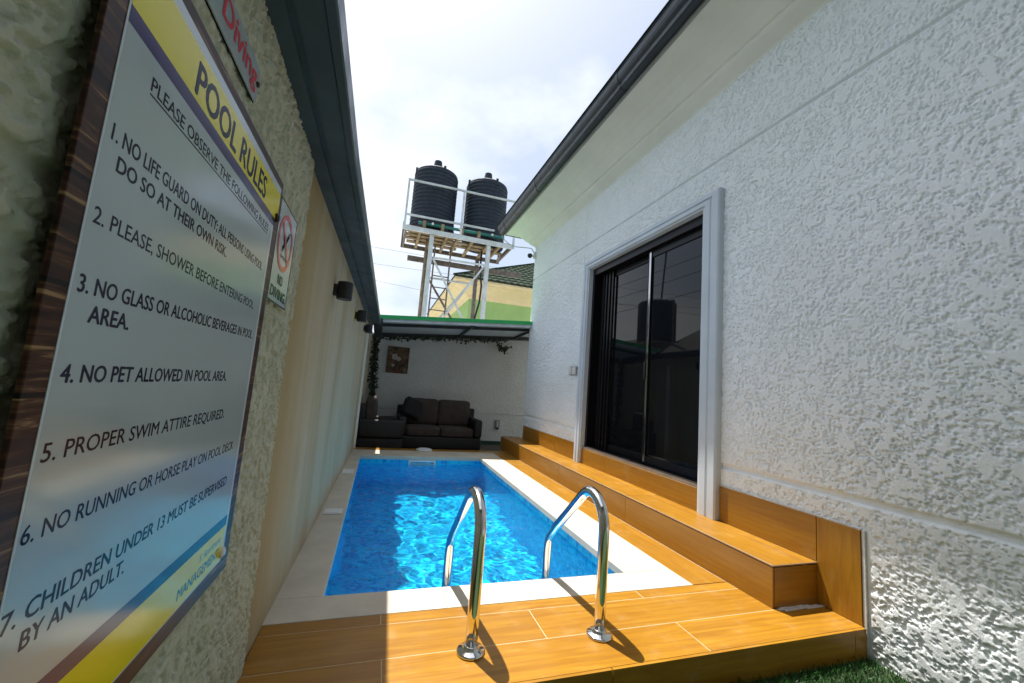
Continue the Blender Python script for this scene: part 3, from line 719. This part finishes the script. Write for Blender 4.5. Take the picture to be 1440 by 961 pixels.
for yy, zz, m_ in ((1.178, 0.604, 'white_plastic'), (1.212, 1.468, 'black_plastic'), (0.56, 1.54, 'black_plastic')):
    f = MB()
    for k, (rr, xx) in enumerate(((0.013, 0.001), (0.013, 0.005), (0.008, 0.009), (0.001, 0.010))): pass
    f.tube([(sx+0.001, yy, zz), (sx+0.006, yy, zz), (sx+0.010, yy, zz)], [0.0125, 0.0125, 0.007], 18).build('screw_cap', M[m_], sg)

rs = thing('no_diving_strip_sign', (-0.34, 0.79, 1.65), 'narrow white strip sign with pink red No Diving lettering above the pool rules board', 'sign')
rx = -0.3385
MB().box(rx-0.004, rx, 0.60, 0.992, 1.650, 1.731).build('board', M['sg_white'], rs, bevel=0.0006, seg=1)
MB().box(rx-0.0055, rx-0.0042, 0.60, 0.992, 1.648, 1.731).build('backing', M['sg_black'], rs)
lettering('No Diving', 0.655, 0.975, 1.674, 0.046, rx+0.0008, M['sg_pink'], rs, 0.04)
MB().tube([(rx, 0.984, 1.690), (rx+0.004, 0.984, 1.690)], 0.006, 12).build('screw_cap', M['black_plastic'], rs)

nd = thing('no_diving_sign', (-0.34, 1.41, 1.255), 'small white upright no diving sign with red prohibition ring beside the large board', 'sign')
nx_ = -0.3355; Y0, Y1, Z0, Z1 = 1.292, 1.518, 1.256, 1.566
MB().box(nx_-0.004, nx_, Y0, Y1, Z0, Z1).build('board', M['sg_white'], nd, bevel=0.0006, seg=1)
f = MB()
for a in ((Y0, Y1, Z0, Z0+0.003), (Y0, Y1, Z1-0.003, Z1), (Y0, Y0+0.003, Z0+0.003, Z1-0.003), (Y1-0.003, Y1, Z0+0.003, Z1-0.003)): f.box(nx_, nx_+0.0008, *a)
f.build('border', M['sg_black'], nd)
cy, cz, ro, ri = 1.402, 1.452, 0.090, 0.075; f = MB(); N = 56
for k in range(N):
    a, b_ = 2*math.pi*k/N, 2*math.pi*(k+1)/N
    f.quad(*[(nx_+0.0012, cy+rr*math.cos(t_), cz+rr*math.sin(t_)) for rr, t_ in ((ri, a), (ro, a), (ro, b_), (ri, b_))])
d = 0.0045
f.quad((nx_+0.0022, cy-0.054-d, cz+0.052-d), (nx_+0.0022, cy-0.054+d, cz+0.052+d), (nx_+0.0022, cy+0.054+d, cz-0.052+d), (nx_+0.0022, cy+0.054-d, cz-0.052-d))
f.build('prohibition_ring', M['sg_red'], nd)
f = MB(); xx = nx_+0.0016
f.quad((xx, cy-0.030, cz-0.018), (xx, cy-0.022, cz-0.026), (xx, cy+0.032, cz+0.030), (xx, cy+0.026, cz+0.036))
f.quad((xx, cy-0.004, cz+0.004), (xx, cy+0.004, cz-0.004), (xx, cy+0.048, cz+0.048), (xx, cy+0.044, cz+0.052))
f.quad(*[(xx, cy-0.014+0.011*math.cos(t_*math.pi/6), cz+0.014+0.011*math.sin(t_*math.pi/6)) for t_ in range(12)])
f.quad((xx, cy-0.034, cz-0.030), (xx, cy-0.028, cz-0.036), (xx, cy-0.010, cz-0.012), (xx, cy-0.018, cz-0.008))
for k in range(5):
    a = cy-0.040+k*0.016; f.quad((xx, a, cz-0.040-(k % 2)*0.006), (xx, a, cz-0.046-(k % 2)*0.006), (xx, a+0.016, cz-0.046-((k+1) % 2)*0.006), (xx, a+0.016, cz-0.040-((k+1) % 2)*0.006))
f.build('diver_symbol', M['sg_black'], nd)
lettering('NO', 1.375, 1.432, 1.318, 0.030, nx_+0.0012, M['sg_black'], nd, 0.04)
lettering('DIVING.', 1.312, 1.500, 1.272, 0.031, nx_+0.0012, M['sg_black'], nd, 0.04)

# ================================================================== SHADED TERRACE
tw = thing('terrace_wall', (2, 8.2, GZ), 'white stucco wall behind the sofa under the green edged roof', 'wall')
BY = 8.15
f = MB(); f.quad((-0.62, BY, GZ), (9, BY, GZ), (9, BY, 0.488), (-0.62, BY, 0.488)); f.quad((-0.62, BY, 0.502), (9, BY, 0.502), (9, BY, 2.10), (3.3, BY, 2.20), (-0.14, BY, 1.925), (-0.62, BY, 1.925))
f.quad((-0.62, BY, 0.488), (9, BY, 0.488), (9, BY+0.02, 0.495), (-0.62, BY+0.02, 0.495)); f.quad((-0.62, BY+0.02, 0.495), (9, BY+0.02, 0.495), (9, BY, 0.502), (-0.62, BY, 0.502))
f.quad((-0.62, BY, 1.925), (-0.14, BY, 1.925), (-0.14, BY+0.15, 1.92), (-0.62, BY+0.15, 1.92)); f.quad((-0.14, BY, 1.925), (3.3, BY, 2.20), (3.3, BY+0.15, 2.19), (-0.14, BY+0.15, 1.92)); f.quad((3.3, BY, 2.20), (9, BY, 2.10), (9, BY+0.15, 2.10), (3.3, BY+0.15, 2.19)); f.quad((-0.62, BY+0.15, GZ), (9, BY+0.15, GZ), (9, BY+0.15, 2.10), (3.3, BY+0.15, 2.19), (-0.14, BY+0.15, 1.92), (-0.62, BY+0.15, 1.92))
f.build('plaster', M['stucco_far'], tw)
MB().box(-0.26, 9, BY-0.03, BY-0.001, GZ, GZ+0.085).build('plinth', pmat('dark_green_plinth', (0.02, 0.055, 0.04), 0.8), tw)
yd = MB(); yd.quad((-6, 8.45, GZ+0.006), (40, 8.45, GZ+0.006), (40, 45, GZ+0.006), (-6, 45, GZ+0.006)); struct('pavement', yd, pmat('pale_bounce_yard', (0.42, 0.40, 0.36), 0.9))  # unseen pale ground sheet, added to bounce light up to the eaves and tower
tf = MB().box(-0.34, 3.6, 6.552, BY-0.03, GZ+0.002, GZ+0.012); struct('terrace_floor', tf, pmat('dark_terrace_floor', (0.09, 0.075, 0.06), 0.7))

pg = thing('terrace_roof', (1.2, 7.3, 1.9), 'low grey terrace roof with bright green front edge below the water tanks', 'roof')
RX0, RX1, RY0, RY1 = -0.135, 3.3, 6.55, 8.33
def rz_(x, y): return 2.045 + (x+0.11)*0.083 - (y-6.55)*0.045
def slab(x0, x1, y0, y1, lo, hi):
    m = MB(); p = [(x0, y0), (x1, y0), (x1, y1), (x0, y1)]; i = 0
    m.v = [(x, y, rz_(x, y)+lo) for x, y in p] + [(x, y, rz_(x, y)+hi) for x, y in p]
    m.f = [(0, 3, 2, 1), (4, 5, 6, 7), (0, 1, 5, 4), (1, 2, 6, 5), (2, 3, 7, 6), (3, 0, 4, 7)]; m.a = [None]*6; return m
slab(RX0, RX1, RY0+0.012, RY1, -0.045, -0.022).build('ceiling_panel', M['ceiling_blue'], pg)
slab(RX0-0.01, RX1, RY0, RY1, -0.021, 0.004).build('roof_sheet', pmat('weathered_green_sheet', (0.10, 0.27, 0.13), 0.6), pg)
slab(RX0-0.01, RX1, RY0-0.004, RY0+0.010, -0.055, 0.006).build('edge_flashing', M['green_metal'], pg)
slab(RX0, RX1, RY0+0.02, RY0+0.07, -0.10, -0.046).build('front_beam', M['galv'], pg)
slab(RX0, RX1, BY-0.11, BY-0.05, -0.115, -0.046).build('back_beam', M['beam_dark'], pg)
slab(RX0, RX1, 7.0, 7.045, -0.095, -0.046).build('middle_beam', M['beam_dark'], pg)
for xr in (1.42, 2.62): slab(xr, xr+0.045, RY0+0.072, BY-0.112, -0.088, -0.047).build('rafter', M['beam_dark'], pg)
slab(RX0-0.06, RX0+0.07, RY0-0.02, 7.9, -0.17, -0.057).build('end_gutter', M['beam_dark'], pg)

def garland(name, pts, dens, spread, label):
    r = thing(name, pts[0], label, 'plant', 'ivy garlands on the shaded terrace')
    MB().tube(pts, 0.009, 6).build('stem', M['stem'], r)
    m = MB(); P = [Vector(p) for p in pts]
    for k in range(len(P)-1):
        n = int((P[k+1]-P[k]).length*dens)
        for j in range(n):
            c = P[k].lerp(P[k+1], random.random()) + Vector((random.gauss(0, spread), -abs(random.gauss(0, spread*0.6))-0.005, random.gauss(-spread*0.4, spread)))
            s_ = random.uniform(0.016, 0.034); a = Vector((random.gauss(0, 1), random.gauss(0, 0.5), random.gauss(0, 1))).normalized()
            b_ = a.cross(Vector((random.gauss(0, .5), -1, random.gauss(0, .5)))).normalized()
            m.quad(c-a*s_, c-a*s_*0.2+b_*s_*0.75, c+a*s_*1.1, c-a*s_*0.2-b_*s_*0.75)
    m.build('foliage', M['leaf'], r)
garland('ivy_garland', [(-0.17+0.006*k, 8.08-0.02*(k % 2), 1.90-0.14*k) for k in range(13)], 420, 0.034, 'dense ivy garland hanging down the terrace corner beside the armchair')
garland('ivy_garland', [(x, BY-0.13, rz_(x, BY-0.13)-0.125-0.025*abs(math.sin(x*5))) for x in np.linspace(-0.1, 2.45, 26)], 90, 0.024, 'sparse ivy garland strung along the back beam of the terrace roof')
garland('ivy_garland', [(2.28, BY-0.12, 1.97), (2.33, BY-0.11, 1.90), (2.40, BY-0.11, 1.86), (2.5, BY-0.12, 1.90)], 330, 0.03, 'clump of ivy bunched at the beam end nearest the house corner')

# picture
pic = thing('wall_picture', (0.28, BY-0.02, 1.18), 'small canvas picture in dark orange and brown hung on the terrace wall', 'picture')
f = MB(); pts = [(0.068, 1.69), (0.496, 1.705), (0.496, 1.175), (0.095, 1.180)]
f.box(0.075, 0.49, BY-0.03, BY-0.002, 1.18, 1.70).build('canvas', M['canvas'], pic, bevel=0.003)
petal = pmat('pale_petal', (0.42, 0.38, 0.34), 0.6, vary=0.25, vscale=30)
for cx_, cz_, rr in ((0.22, 1.50, 0.07), (0.30, 1.46, 0.05), (0.20, 1.33, 0.035)):
    f = MB()
    for k in range(5):
        a = k*1.257; f.quad(*[(cx_+rr*0.5*math.cos(a)+rr*0.42*math.cos(t_), BY-0.0312-0.0002*k, cz_+rr*0.5*math.sin(a)+rr*0.42*math.sin(t_)) for t_ in np.linspace(0, 6.0, 10)])
    f.build('painted_flower', petal, pic)
# small wall fitting
wf = thing('wall_fitting', (2.42, BY-0.03, 0.2), 'small grey oval fitting on the terrace wall beside the sofa', 'fitting')
MB().box(2.36, 2.47, BY-0.022, BY-0.001, 0.185, 0.385).build('plate', M['fascia_grey'], wf, bevel=0.009, seg=3)
MB().box(2.40, 2.435, BY-0.045, BY-0.0222, 0.23, 0.36).build('button', M['galv'], wf, bevel=0.01, seg=3)
MB().tube([(2.415, BY-0.024, 0.215), (2.415, BY-0.06, 0.205)], 0.02, 14).build('spout', M['beam_dark'], wf)

# sofa and armchair
def rbox(x0, x1, y0, y1, z0, z1, name, mat, par, bev=0.03, seg=4): return MB().box(x0, x1, y0, y1, z0, z1).build(name, mat, par, smooth=True, bevel=bev, seg=seg)
def puff(x0, x1, y0, y1, z0, z1, name, mat, par, amp=0.02):
    m = MB(); n = 8; cx_, cy_, cz_ = (x0+x1)/2, (y0+y1)/2, (z0+z1)/2; hx, hy, hz = (x1-x0)/2, (y1-y0)/2, (z1-z0)/2
    bm = bmesh.new(); bmesh.ops.create_cube(bm, size=2); bmesh.ops.subdivide_edges(bm, edges=bm.edges, cuts=n, use_grid_fill=True)
    for v in bm.verts:
        p = v.co.copy(); q = Vector([math.copysign(abs(c)**0.9, c) for c in p])
        # round the corners (superellipsoid) and bulge the broad faces
        e = 13.0; s_ = (abs(p.x)**e+abs(p.y)**e+abs(p.z)**e)**(1/e); q = p/s_*1.0
        v.co = Vector((q.x*hx, q.y*hy, q.z*hz))
        bul = (1-p.x*p.x)*(1-p.z*p.z) if hy == min(hx, hy, hz) else ((1-p.x*p.x)*(1-p.y*p.y) if hz == min(hx, hy, hz) else (1-p.y*p.y)*(1-p.z*p.z))
        ax = [hx, hy, hz].index(min(hx, hy, hz)); v.co[ax] += math.copysign(amp*max(0, bul), p[ax]) if abs(p[ax]) > 0.99 else 0
        v.co += Vector((cx_, cy_, cz_)) + Vector((random.gauss(0, .0012), random.gauss(0, .0012), random.gauss(0, .0012)))
    m.v = [tuple(v.co) for v in bm.verts]; bm.verts.index_update(); m.f = [tuple(v.index for v in f_.verts) for f_ in bm.faces]; m.a = [None]*len(m.f); bm.free()
    return m.build(name, mat, par, smooth=True)
SG = GZ+0.012
sf = thing('loveseat', (1.13, 7.45, SG), 'dark rattan two seat sofa with brown cushions against the terrace wall', 'sofa')
rbox(0.36, 1.84, 7.12, 7.95, SG+0.04, 0.12, 'base', M['rattan'], sf)
rbox(0.36, 1.84, 7.82, 7.97, 0.121, 0.60, 'backrest', M['rattan'], sf)
rbox(0.36, 0.50, 7.10, 7.90, 0.121, 0.44, 'arm', M['rattan'], sf, 0.04); rbox(1.70, 1.84, 7.10, 7.90, 0.121, 0.44, 'arm', M['rattan'], sf, 0.04)
for a in (0.505, 1.102): puff(a, a+0.592, 7.11, 7.72, 0.122, 0.27, 'seat_cushion', M['cushion'], sf, 0.015)
for a in (0.505, 1.102): puff(a, a+0.592, 7.60, 7.815, 0.272, 0.745, 'back_cushion', M['cushion'], sf, 0.03)
for a, b_ in ((0.40, 7.16), (1.76, 7.16), (0.40, 7.88), (1.76, 7.88)): MB().box(a, a+0.05, b_, b_+0.05, SG, SG+0.045).build('leg', M['black_plastic'], sf)
pl = puff(-0.19, 0.19, -0.07, 0.07, -0.19, 0.19, 'throw_pillow', M['pillow'], None, 0.03)
pl.location = (0.56, 7.42, 0.42); pl.rotation_euler = (R(-24), R(24), R(18)); pl.scale = (0.88, 1, 0.88); tag(pl, 'black throw pillow leaning at one end of the brown sofa', 'pillow')
ac = thing('armchair', (0.12, 7.05, SG), 'dark rattan armchair with a brown back cushion turned sideways by the ivy', 'armchair')
rbox(-0.26, 0.44, 6.72, 7.46, SG+0.04, 0.12, 'base', M['rattan'], ac)
rbox(-0.25, 0.44, 6.70, 6.83, 0.121, 0.41, 'arm', M['rattan'], ac, 0.04); rbox(-0.25, 0.44, 7.35, 7.48, 0.121, 0.41, 'arm', M['rattan'], ac, 0.04)
rbox(-0.27, -0.16, 6.835, 7.345, 0.121, 0.62, 'backrest', M['rattan'], ac)
puff(-0.158, -0.02, 6.84, 7.34, 0.262, 0.755, 'back_cushion', M['cushion'], ac, 0.03); puff(-0.05, 0.43, 6.84, 7.34, 0.122, 0.26, 'seat_cushion', M['cushion'], ac, 0.015)
for a, b_ in ((-0.22, 6.75), (0.36, 6.75), (-0.22, 7.38), (0.36, 7.38)): MB().box(a, a+0.05, b_, b_+0.05, SG, SG+0.045).build('leg', M['black_plastic'], ac)

# ================================================================== WATER TOWER
tn = thing('tank_tower', (1.8, 12.3, GZ), 'pale steel tower carrying the two black water tanks', 'tower')
FY, KY = 11.5, 13.0; LX0, LX1 = 0.97, 2.69; LW = 0.06; PZ0 = 5.33
for x in (LX0, LX1):
    MB().box(x-LW, x+LW, FY-LW, FY+LW, GZ, PZ0).build('leg', M['galv'], tn, bevel=0.006)
    MB().box(x-LW, x+LW, KY-LW, KY+LW, GZ, PZ0).build('leg', M['rust'], tn, bevel=0.006)
def pbeam(name, p, q, w, h, mat): return MB().beam(p, q, w, h).build(name, mat, tn)
pbeam('platform_beam', (0.19, 11.42, 5.40), (3.42, 11.42, 5.40), 0.06, 0.13, M['galv'])
pbeam('platform_beam', (0.19, 13.08, 5.40), (3.42, 13.08, 5.40), 0.06, 0.13, M['rust'])
for x in (0.22, 3.39): pbeam('platform_beam', (x, 11.455, 5.40), (x, 13.045, 5.40), 0.06, 0.13, M['rust'])
for x in (0.62, 1.0, 1.42, 1.75, 2.2, 2.7, 3.05): pbeam('joist', (x, 11.455, 5.41), (x, 13.045, 5.41), 0.075, 0.10, M['timber'])
for k, yy in enumerate((11.55, 11.85, 12.16, 12.47, 12.80)):
    a, b_ = ((0.25, 3.36), (0.3, 1.9), (0.25, 3.0))[k % 3]
    pbeam('deck_board', (a, yy, 5.485), (b_, yy, 5.485), 0.19, 0.035, M['timber'])
for x, y in ((0.17, 11.40), (1.79, 11.40), (3.45, 11.40)): pbeam('rail_post', (x, y, 5.34), (x, y, 6.82), 0.055, 0.055, M['galv'])
for x, y in ((0.17, 13.10), (1.79, 13.10), (3.45, 13.10)): pbeam('rail_post', (x, y, 5.34), (x, y, 6.2), 0.055, 0.055, M['rust'])
pbeam('handrail', (0.14, 11.40, 6.83), (3.55, 11.40, 6.87), 0.05, 0.05, M['galv']); pbeam('handrail', (0.20, 11.365, 5.77), (2.80, 11.365, 5.79), 0.05, 0.05, M['galv'])
pbeam('handrail', (0.17, 13.10, 5.95), (3.45, 13.10, 5.95), 0.05, 0.05, M['rust']); pbeam('handrail', (0.17, 11.43, 5.77), (0.17, 13.07, 5.95), 0.045, 0.045, M['galv'])
MB().tube([(0.55, 11.47, 5.625), (3.15, 11.47, 5.66)], 0.045, 12).build('pipe', M['teal_pipe'], tn, smooth=True)
for x in (0.95, 1.75, 2.75): MB().tube([(x, 11.40, 5.62+0.012*x), (x, 11.36, 5.62+0.012*x)], 0.035, 14).build('pipe_fitting', M['white_plastic'], tn)
for x in (0.72, 1.25, 1.83, 2.35): MB().box(x-0.045, x+0.045, 11.42, 11.53, 5.47, 5.70).build('timber_block', M['timber'], tn)
yb = FY-0.02
pbeam('brace', (1.05, yb, 4.66), (2.70, yb, 2.0), 0.05, 0.05, M['galv']); pbeam('brace', (2.62, yb-0.055, 4.70), (0.98, yb-0.055, 2.05), 0.05, 0.05, M['galv'])
pbeam('brace', (1.04, yb, 4.665), (2.62, yb, 4.70), 0.05, 0.05, M['galv']); pbeam('brace', (1.0, KY-0.1, 4.55), (2.6, KY-0.1, 2.3), 0.06, 0.06, M['rust'])
pbeam('brace', (2.6, KY-0.16, 4.6), (1.0, KY-0.16, 2.3), 0.06, 0.06, M['galv']); pbeam('brace', (1.0, KY, 4.45), (2.65, KY, 4.45), 0.06, 0.06, M['galv'])
pbeam('timber_plank', (0.39, 12.85, 4.95), (4.25, 12.85, 4.97), 0.05, 0.17, M['rust'])
ly = 12.3
for x in (1.17, 1.67): pbeam('ladder_rail', (x, ly, GZ), (x, ly, 5.33), 0.045, 0.045, M['rust'])
for k in range(13): pbeam('ladder_rung', (1.17, ly, 0.4+k*0.36), (1.67, ly, 0.4+k*0.36), 0.03, 0.03, M['rust'])
MB().tube([(2.60, 12.0, 5.3), (2.55, 11.75, 4.6), (2.62, 11.7, 4.1), (2.60, 11.7, 3.6), (2.50, 11.7, 3.1), (2.52, 11.7, 2)], 0.03, 8).build('hose', M['black_plastic'], tn, smooth=True)
MB().tube([(0.86, 11.75, 5.3), (0.85, 11.72, 3.0), (0.85, 11.72, GZ)], 0.03, 8).build('hose', M['timber'], tn, smooth=True)

def tank(x, y, z0, label):
    r = thing('water_tank', (x, y, z0), label, 'water tank', 'black water tanks on the tower')
    prof = [(0.655, 0.0), (0.675, 0.03)]; n = 16; hgt = 2.0
    for k in range(n):
        z = 0.06+k*(hgt-0.06)/n; dz = (hgt-0.06)/n
        prof += [(0.655, z), (0.672, z+dz*0.18), (0.682, z+dz*0.42), (0.678, z+dz*0.66), (0.660, z+dz*0.9)]
    prof += [(0.665, hgt), (0.655, hgt+0.04), (0.55, hgt+0.11), (0.38, hgt+0.17), (0.20, hgt+0.20), (0.0, hgt+0.21)]
    MB().lathe(prof, (x, y, z0), 48).build('body', M['tank'], r, smooth=True)
    MB().lathe([(0.155, hgt+0.15), (0.150, hgt+0.30), (0.115, hgt+0.54), (0.0, hgt+0.545)], (x, y, z0), 24).build('cap', M['tank'], r)
    for k in range(4):
        a = 0.25+k*math.pi/2; f = MB(); c = Vector((x+0.655*math.cos(a), y+0.655*math.sin(a), z0+hgt)); d_ = Vector((math.cos(a), math.sin(a), 0)); e_ = Vector((-d_.y, d_.x, 0))
        f.beam(c-Vector((0, 0, 0.12)), c+Vector((0, 0, 0.10)), 0.07, 0.05).build('lug', M['tank'], r)
    return r
tank(1.00, 12.25, 5.505, 'black ribbed water tank on the tower platform, farther from the house roof')
tank(2.66, 12.25, 5.505, 'black ribbed water tank on the tower platform, partly behind the house gutter')

# ================================================================== NEIGHBOUR HOUSE
nb_ = thing('neighbour_house', (6, 18, GZ), 'lime green house with cream eaves and dark tiled roof behind the tower', 'house')
CX, CY = 2.45, 16.0
wx, wy = 3.25, 16.75
f = MB(); f.quad((wx, wy, GZ), (16, wy, GZ), (16, wy, 4.9), (wx, wy, 4.9)); f.quad((wx, wy, GZ), (wx, 26, GZ), (wx, 26, 4.9), (wx, wy, 4.9))
f.quad((16, wy, GZ), (16, 26, GZ), (16, 26, 4.9), (16, wy, 4.9)); f.quad((wx, 26, GZ), (16, 26, GZ), (16, 26, 4.9), (wx, 26, 4.9)); f.build('wall', M['house_green'], nb_)
def npath(o, z, k): return ((wx-o, 26.0, z), (wx-o, wy-o*0.94, z), (16.0, wy-o*0.94, z))[k]
MB().sweep([(0.0, 4.78), (0.06, 4.82), (0.10, 4.93), (0.14, 4.95), (0.30, 5.05), (0.52, 5.18), (0.70, 5.27), (0.70, 5.33), (0.76, 5.34), (0.80, 5.38), (0.80, 5.48), (0.0, 5.48)], (npath, 3)).build('eaves', M['house_cream'], nb_)
# tiled hip roof: rows of scalloped tiles on the front slope
slope = 0.54; rows = 15; rl = 0.42; f = MB()
for rI in range(rows):
    t0, t1 = rI*rl, (rI+1)*rl+0.04
    xs_ = np.arange(0, 13.0, 0.05); top = []; bot = []
    for x in xs_:
        w_ = 0.020*math.sin(x*2*math.pi/0.30)
        xx = CX-0.05+x
        def P(t, lift): return (xx, CY-0.05+t, 5.50+slope*t+lift)
        if x < t0 - 0.02: continue
        bot.append((P(t0, w_+0.06-0.0), P(min(t1, max(t0+0.01, x)), w_*0.6+0.012), P(t0, w_-0.02)))
    for a, b_ in zip(bot[:-1], bot[1:]):
        f.quad(a[0], b_[0], b_[1], a[1]); f.quad(a[2], b_[2], b_[0], a[0])
f.quad((CX-0.05, CY-0.05, 5.49), (CX-0.05, 26.5, 5.49), (CX+5.2, 21.2, 5.49+5.2*slope)); f.quad((CX-0.05, 26.5, 5.49), (16.5, 26.5, 5.49), (11.5, 21.2, 5.49+5.2*slope), (CX+5.2, 21.2, 5.49+5.2*slope))
rfo = f.build('roof', M['roof_tile'], nb_)
MB().beam((CX-0.03, CY-0.03, 5.56), (CX+6.0, CY+6.0, 5.56+6.0*slope), 0.16, 0.07).build('hip_ridge', M['roof_tile'], rfo)

# houses beyond the boundary wall (seen as a reflection in the door glass)
n2 = thing('side_house', (-10, 13, GZ), 'dark hip roofed house beyond the boundary wall, mirrored in the door glass', 'house')
f = MB().box(-12, -7.2, 9.6, 15.6, GZ, 2.9); f.build('wall', M['house_cream'], n2)
f = MB(); e_ = [(-12.6, 9.0, 2.9), (-6.6, 9.0, 2.9), (-6.6, 16.2, 2.9), (-12.6, 16.2, 2.9)]
f.quad(e_[0], e_[1], (-9.6, 12.0, 5.3)); f.quad(e_[1], e_[2], (-9.6, 13.2, 5.3), (-9.6, 12.0, 5.3)); f.quad(e_[2], e_[3], (-9.6, 13.2, 5.3)); f.quad(e_[3], e_[0], (-9.6, 12.0, 5.3), (-9.6, 13.2, 5.3)); f.build('roof', M['roof_dark'], n2)
n3 = thing('side_house', (-10, 22, GZ), 'low dark roofed house farther along behind the boundary wall, mirrored in the door glass', 'house')
MB().box(-12, -7.4, 18, 26, GZ, 3.0).build('wall', M['house_cream'], n3)
f = MB(); e_ = [(-12.6, 17.2, 3.0), (-6.9, 17.2, 3.0), (-6.9, 26.6, 3.0), (-12.6, 26.6, 3.0)]
f.quad(e_[0], e_[1], (-9.7, 20, 4.7)); f.quad(e_[1], e_[2], (-9.7, 24, 4.7), (-9.7, 20, 4.7)); f.quad(e_[2], e_[3], (-9.7, 24, 4.7)); f.quad(e_[3], e_[0], (-9.7, 20, 4.7), (-9.7, 24, 4.7)); f.build('roof', M['roof_dark'], n3)
rt = thing('water_tank', (-8, 16.9, GZ), 'dark water tank on a stand beyond the boundary wall, mirrored in the door glass', 'water tank')
MB().lathe([(0.95, 0), (0.98, 0.1), (0.98, 2.0), (0.9, 2.1), (0.4, 2.25), (0.0, 2.28)], (-8, 16.9, 3.9), 32).build('body', M['tank'], rt, smooth=True)
for x, y in ((-8.7, 16.2), (-7.3, 16.2), (-8.7, 17.6), (-7.3, 17.6)): MB().beam((x, y, GZ), (x, y, 3.88), 0.12).build('leg', M['rust'], rt)
MB().box(-9.0, -7.0, 15.9, 17.9, 3.8, 3.895).build('platform', M['rust'], rt)
tag(MB().tube([(-8, 15.6, 0), (-8, 15.6, 5.9)], 0.05, 8).tube([(-8, 15.6, 5.9), (-8, 16.6, 6.0)], 0.04, 8).build('pole', M['rust']), 'bent thin pole beside the tank that is mirrored in the door glass', 'pole')
tag(MB().tube([(-8.2, 16.8, 5.9), (-8.2, 16.3, 10.5)], 0.045, 8).build('mast', M['rust']), 'thin tall mast above the tank that is mirrored in the door glass', 'mast')

# power lines
for z, dz, lab in ((10.52, 0.0, 'thin overhead power line, topmost of the three beyond the tower'), (9.32, 0.02, 'thin overhead power line, middle one of the three beyond the tower'), (8.0, -0.07, 'thin overhead power line, lowest of the three beyond the tower')):
    pts = [(x, 30.0, z + dz*x + 0.0009*x*x) for x in np.linspace(-32, 32, 33)]
    tag(MB().tube(pts, 0.011, 6).build('power_line', M['wire']), lab, 'power line', 'overhead power lines')
for z in (6.6, 7.6, 8.4):
    tag(MB().tube([(-9.5, y, z+0.0015*(y-15)**2) for y in np.linspace(2, 32, 24)], 0.014, 6).build('power_line', M['wire']), 'overhead wire beyond the boundary wall, mirrored in the door glass', 'power line', 'overhead wires mirrored in the door')

# ================================================================== GRASS
rsn = np.random.RandomState(3); NB = 16000
px = rsn.uniform(0.9, 2.43, NB); py = rsn.uniform(0.55, 1.445, NB)
hh_ = rsn.uniform(0.018, 0.042, NB); ww = rsn.uniform(0.0012, 0.0024, NB); an = rsn.uniform(0, 6.283, NB); ln = rsn.normal(0, 0.010, (NB, 2))
v0 = np.stack([px-ww*np.cos(an), py-ww*np.sin(an), np.full(NB, GZ)], -1); v1 = np.stack([px+ww*np.cos(an), py+ww*np.sin(an), np.full(NB, GZ)], -1)
v2 = np.stack([px+ww*.6*np.cos(an)+ln[:, 0]*.5, py+ww*.6*np.sin(an)+ln[:, 1]*.5, GZ+hh_*.6], -1); v4 = np.stack([px-ww*.6*np.cos(an)+ln[:, 0]*.5, py-ww*.6*np.sin(an)+ln[:, 1]*.5, GZ+hh_*.6], -1)
v3 = np.stack([px+ln[:, 0]*1.3, py+ln[:, 1]*1.3, GZ+hh_], -1)
vv = np.stack([v0, v1, v2, v3, v4], 1).reshape(-1, 3)
me = bpy.data.meshes.new('grass'); me.from_pydata(vv.tolist(), [], [tuple(range(i*5, i*5+5)) for i in range(NB)]); me.materials.append(M['grass'])
go = bpy.data.objects.new('grass', me); COL.objects.link(go); tag(go, 'short green grass on the ground beside the raised deck', 'grass', kind='stuff')
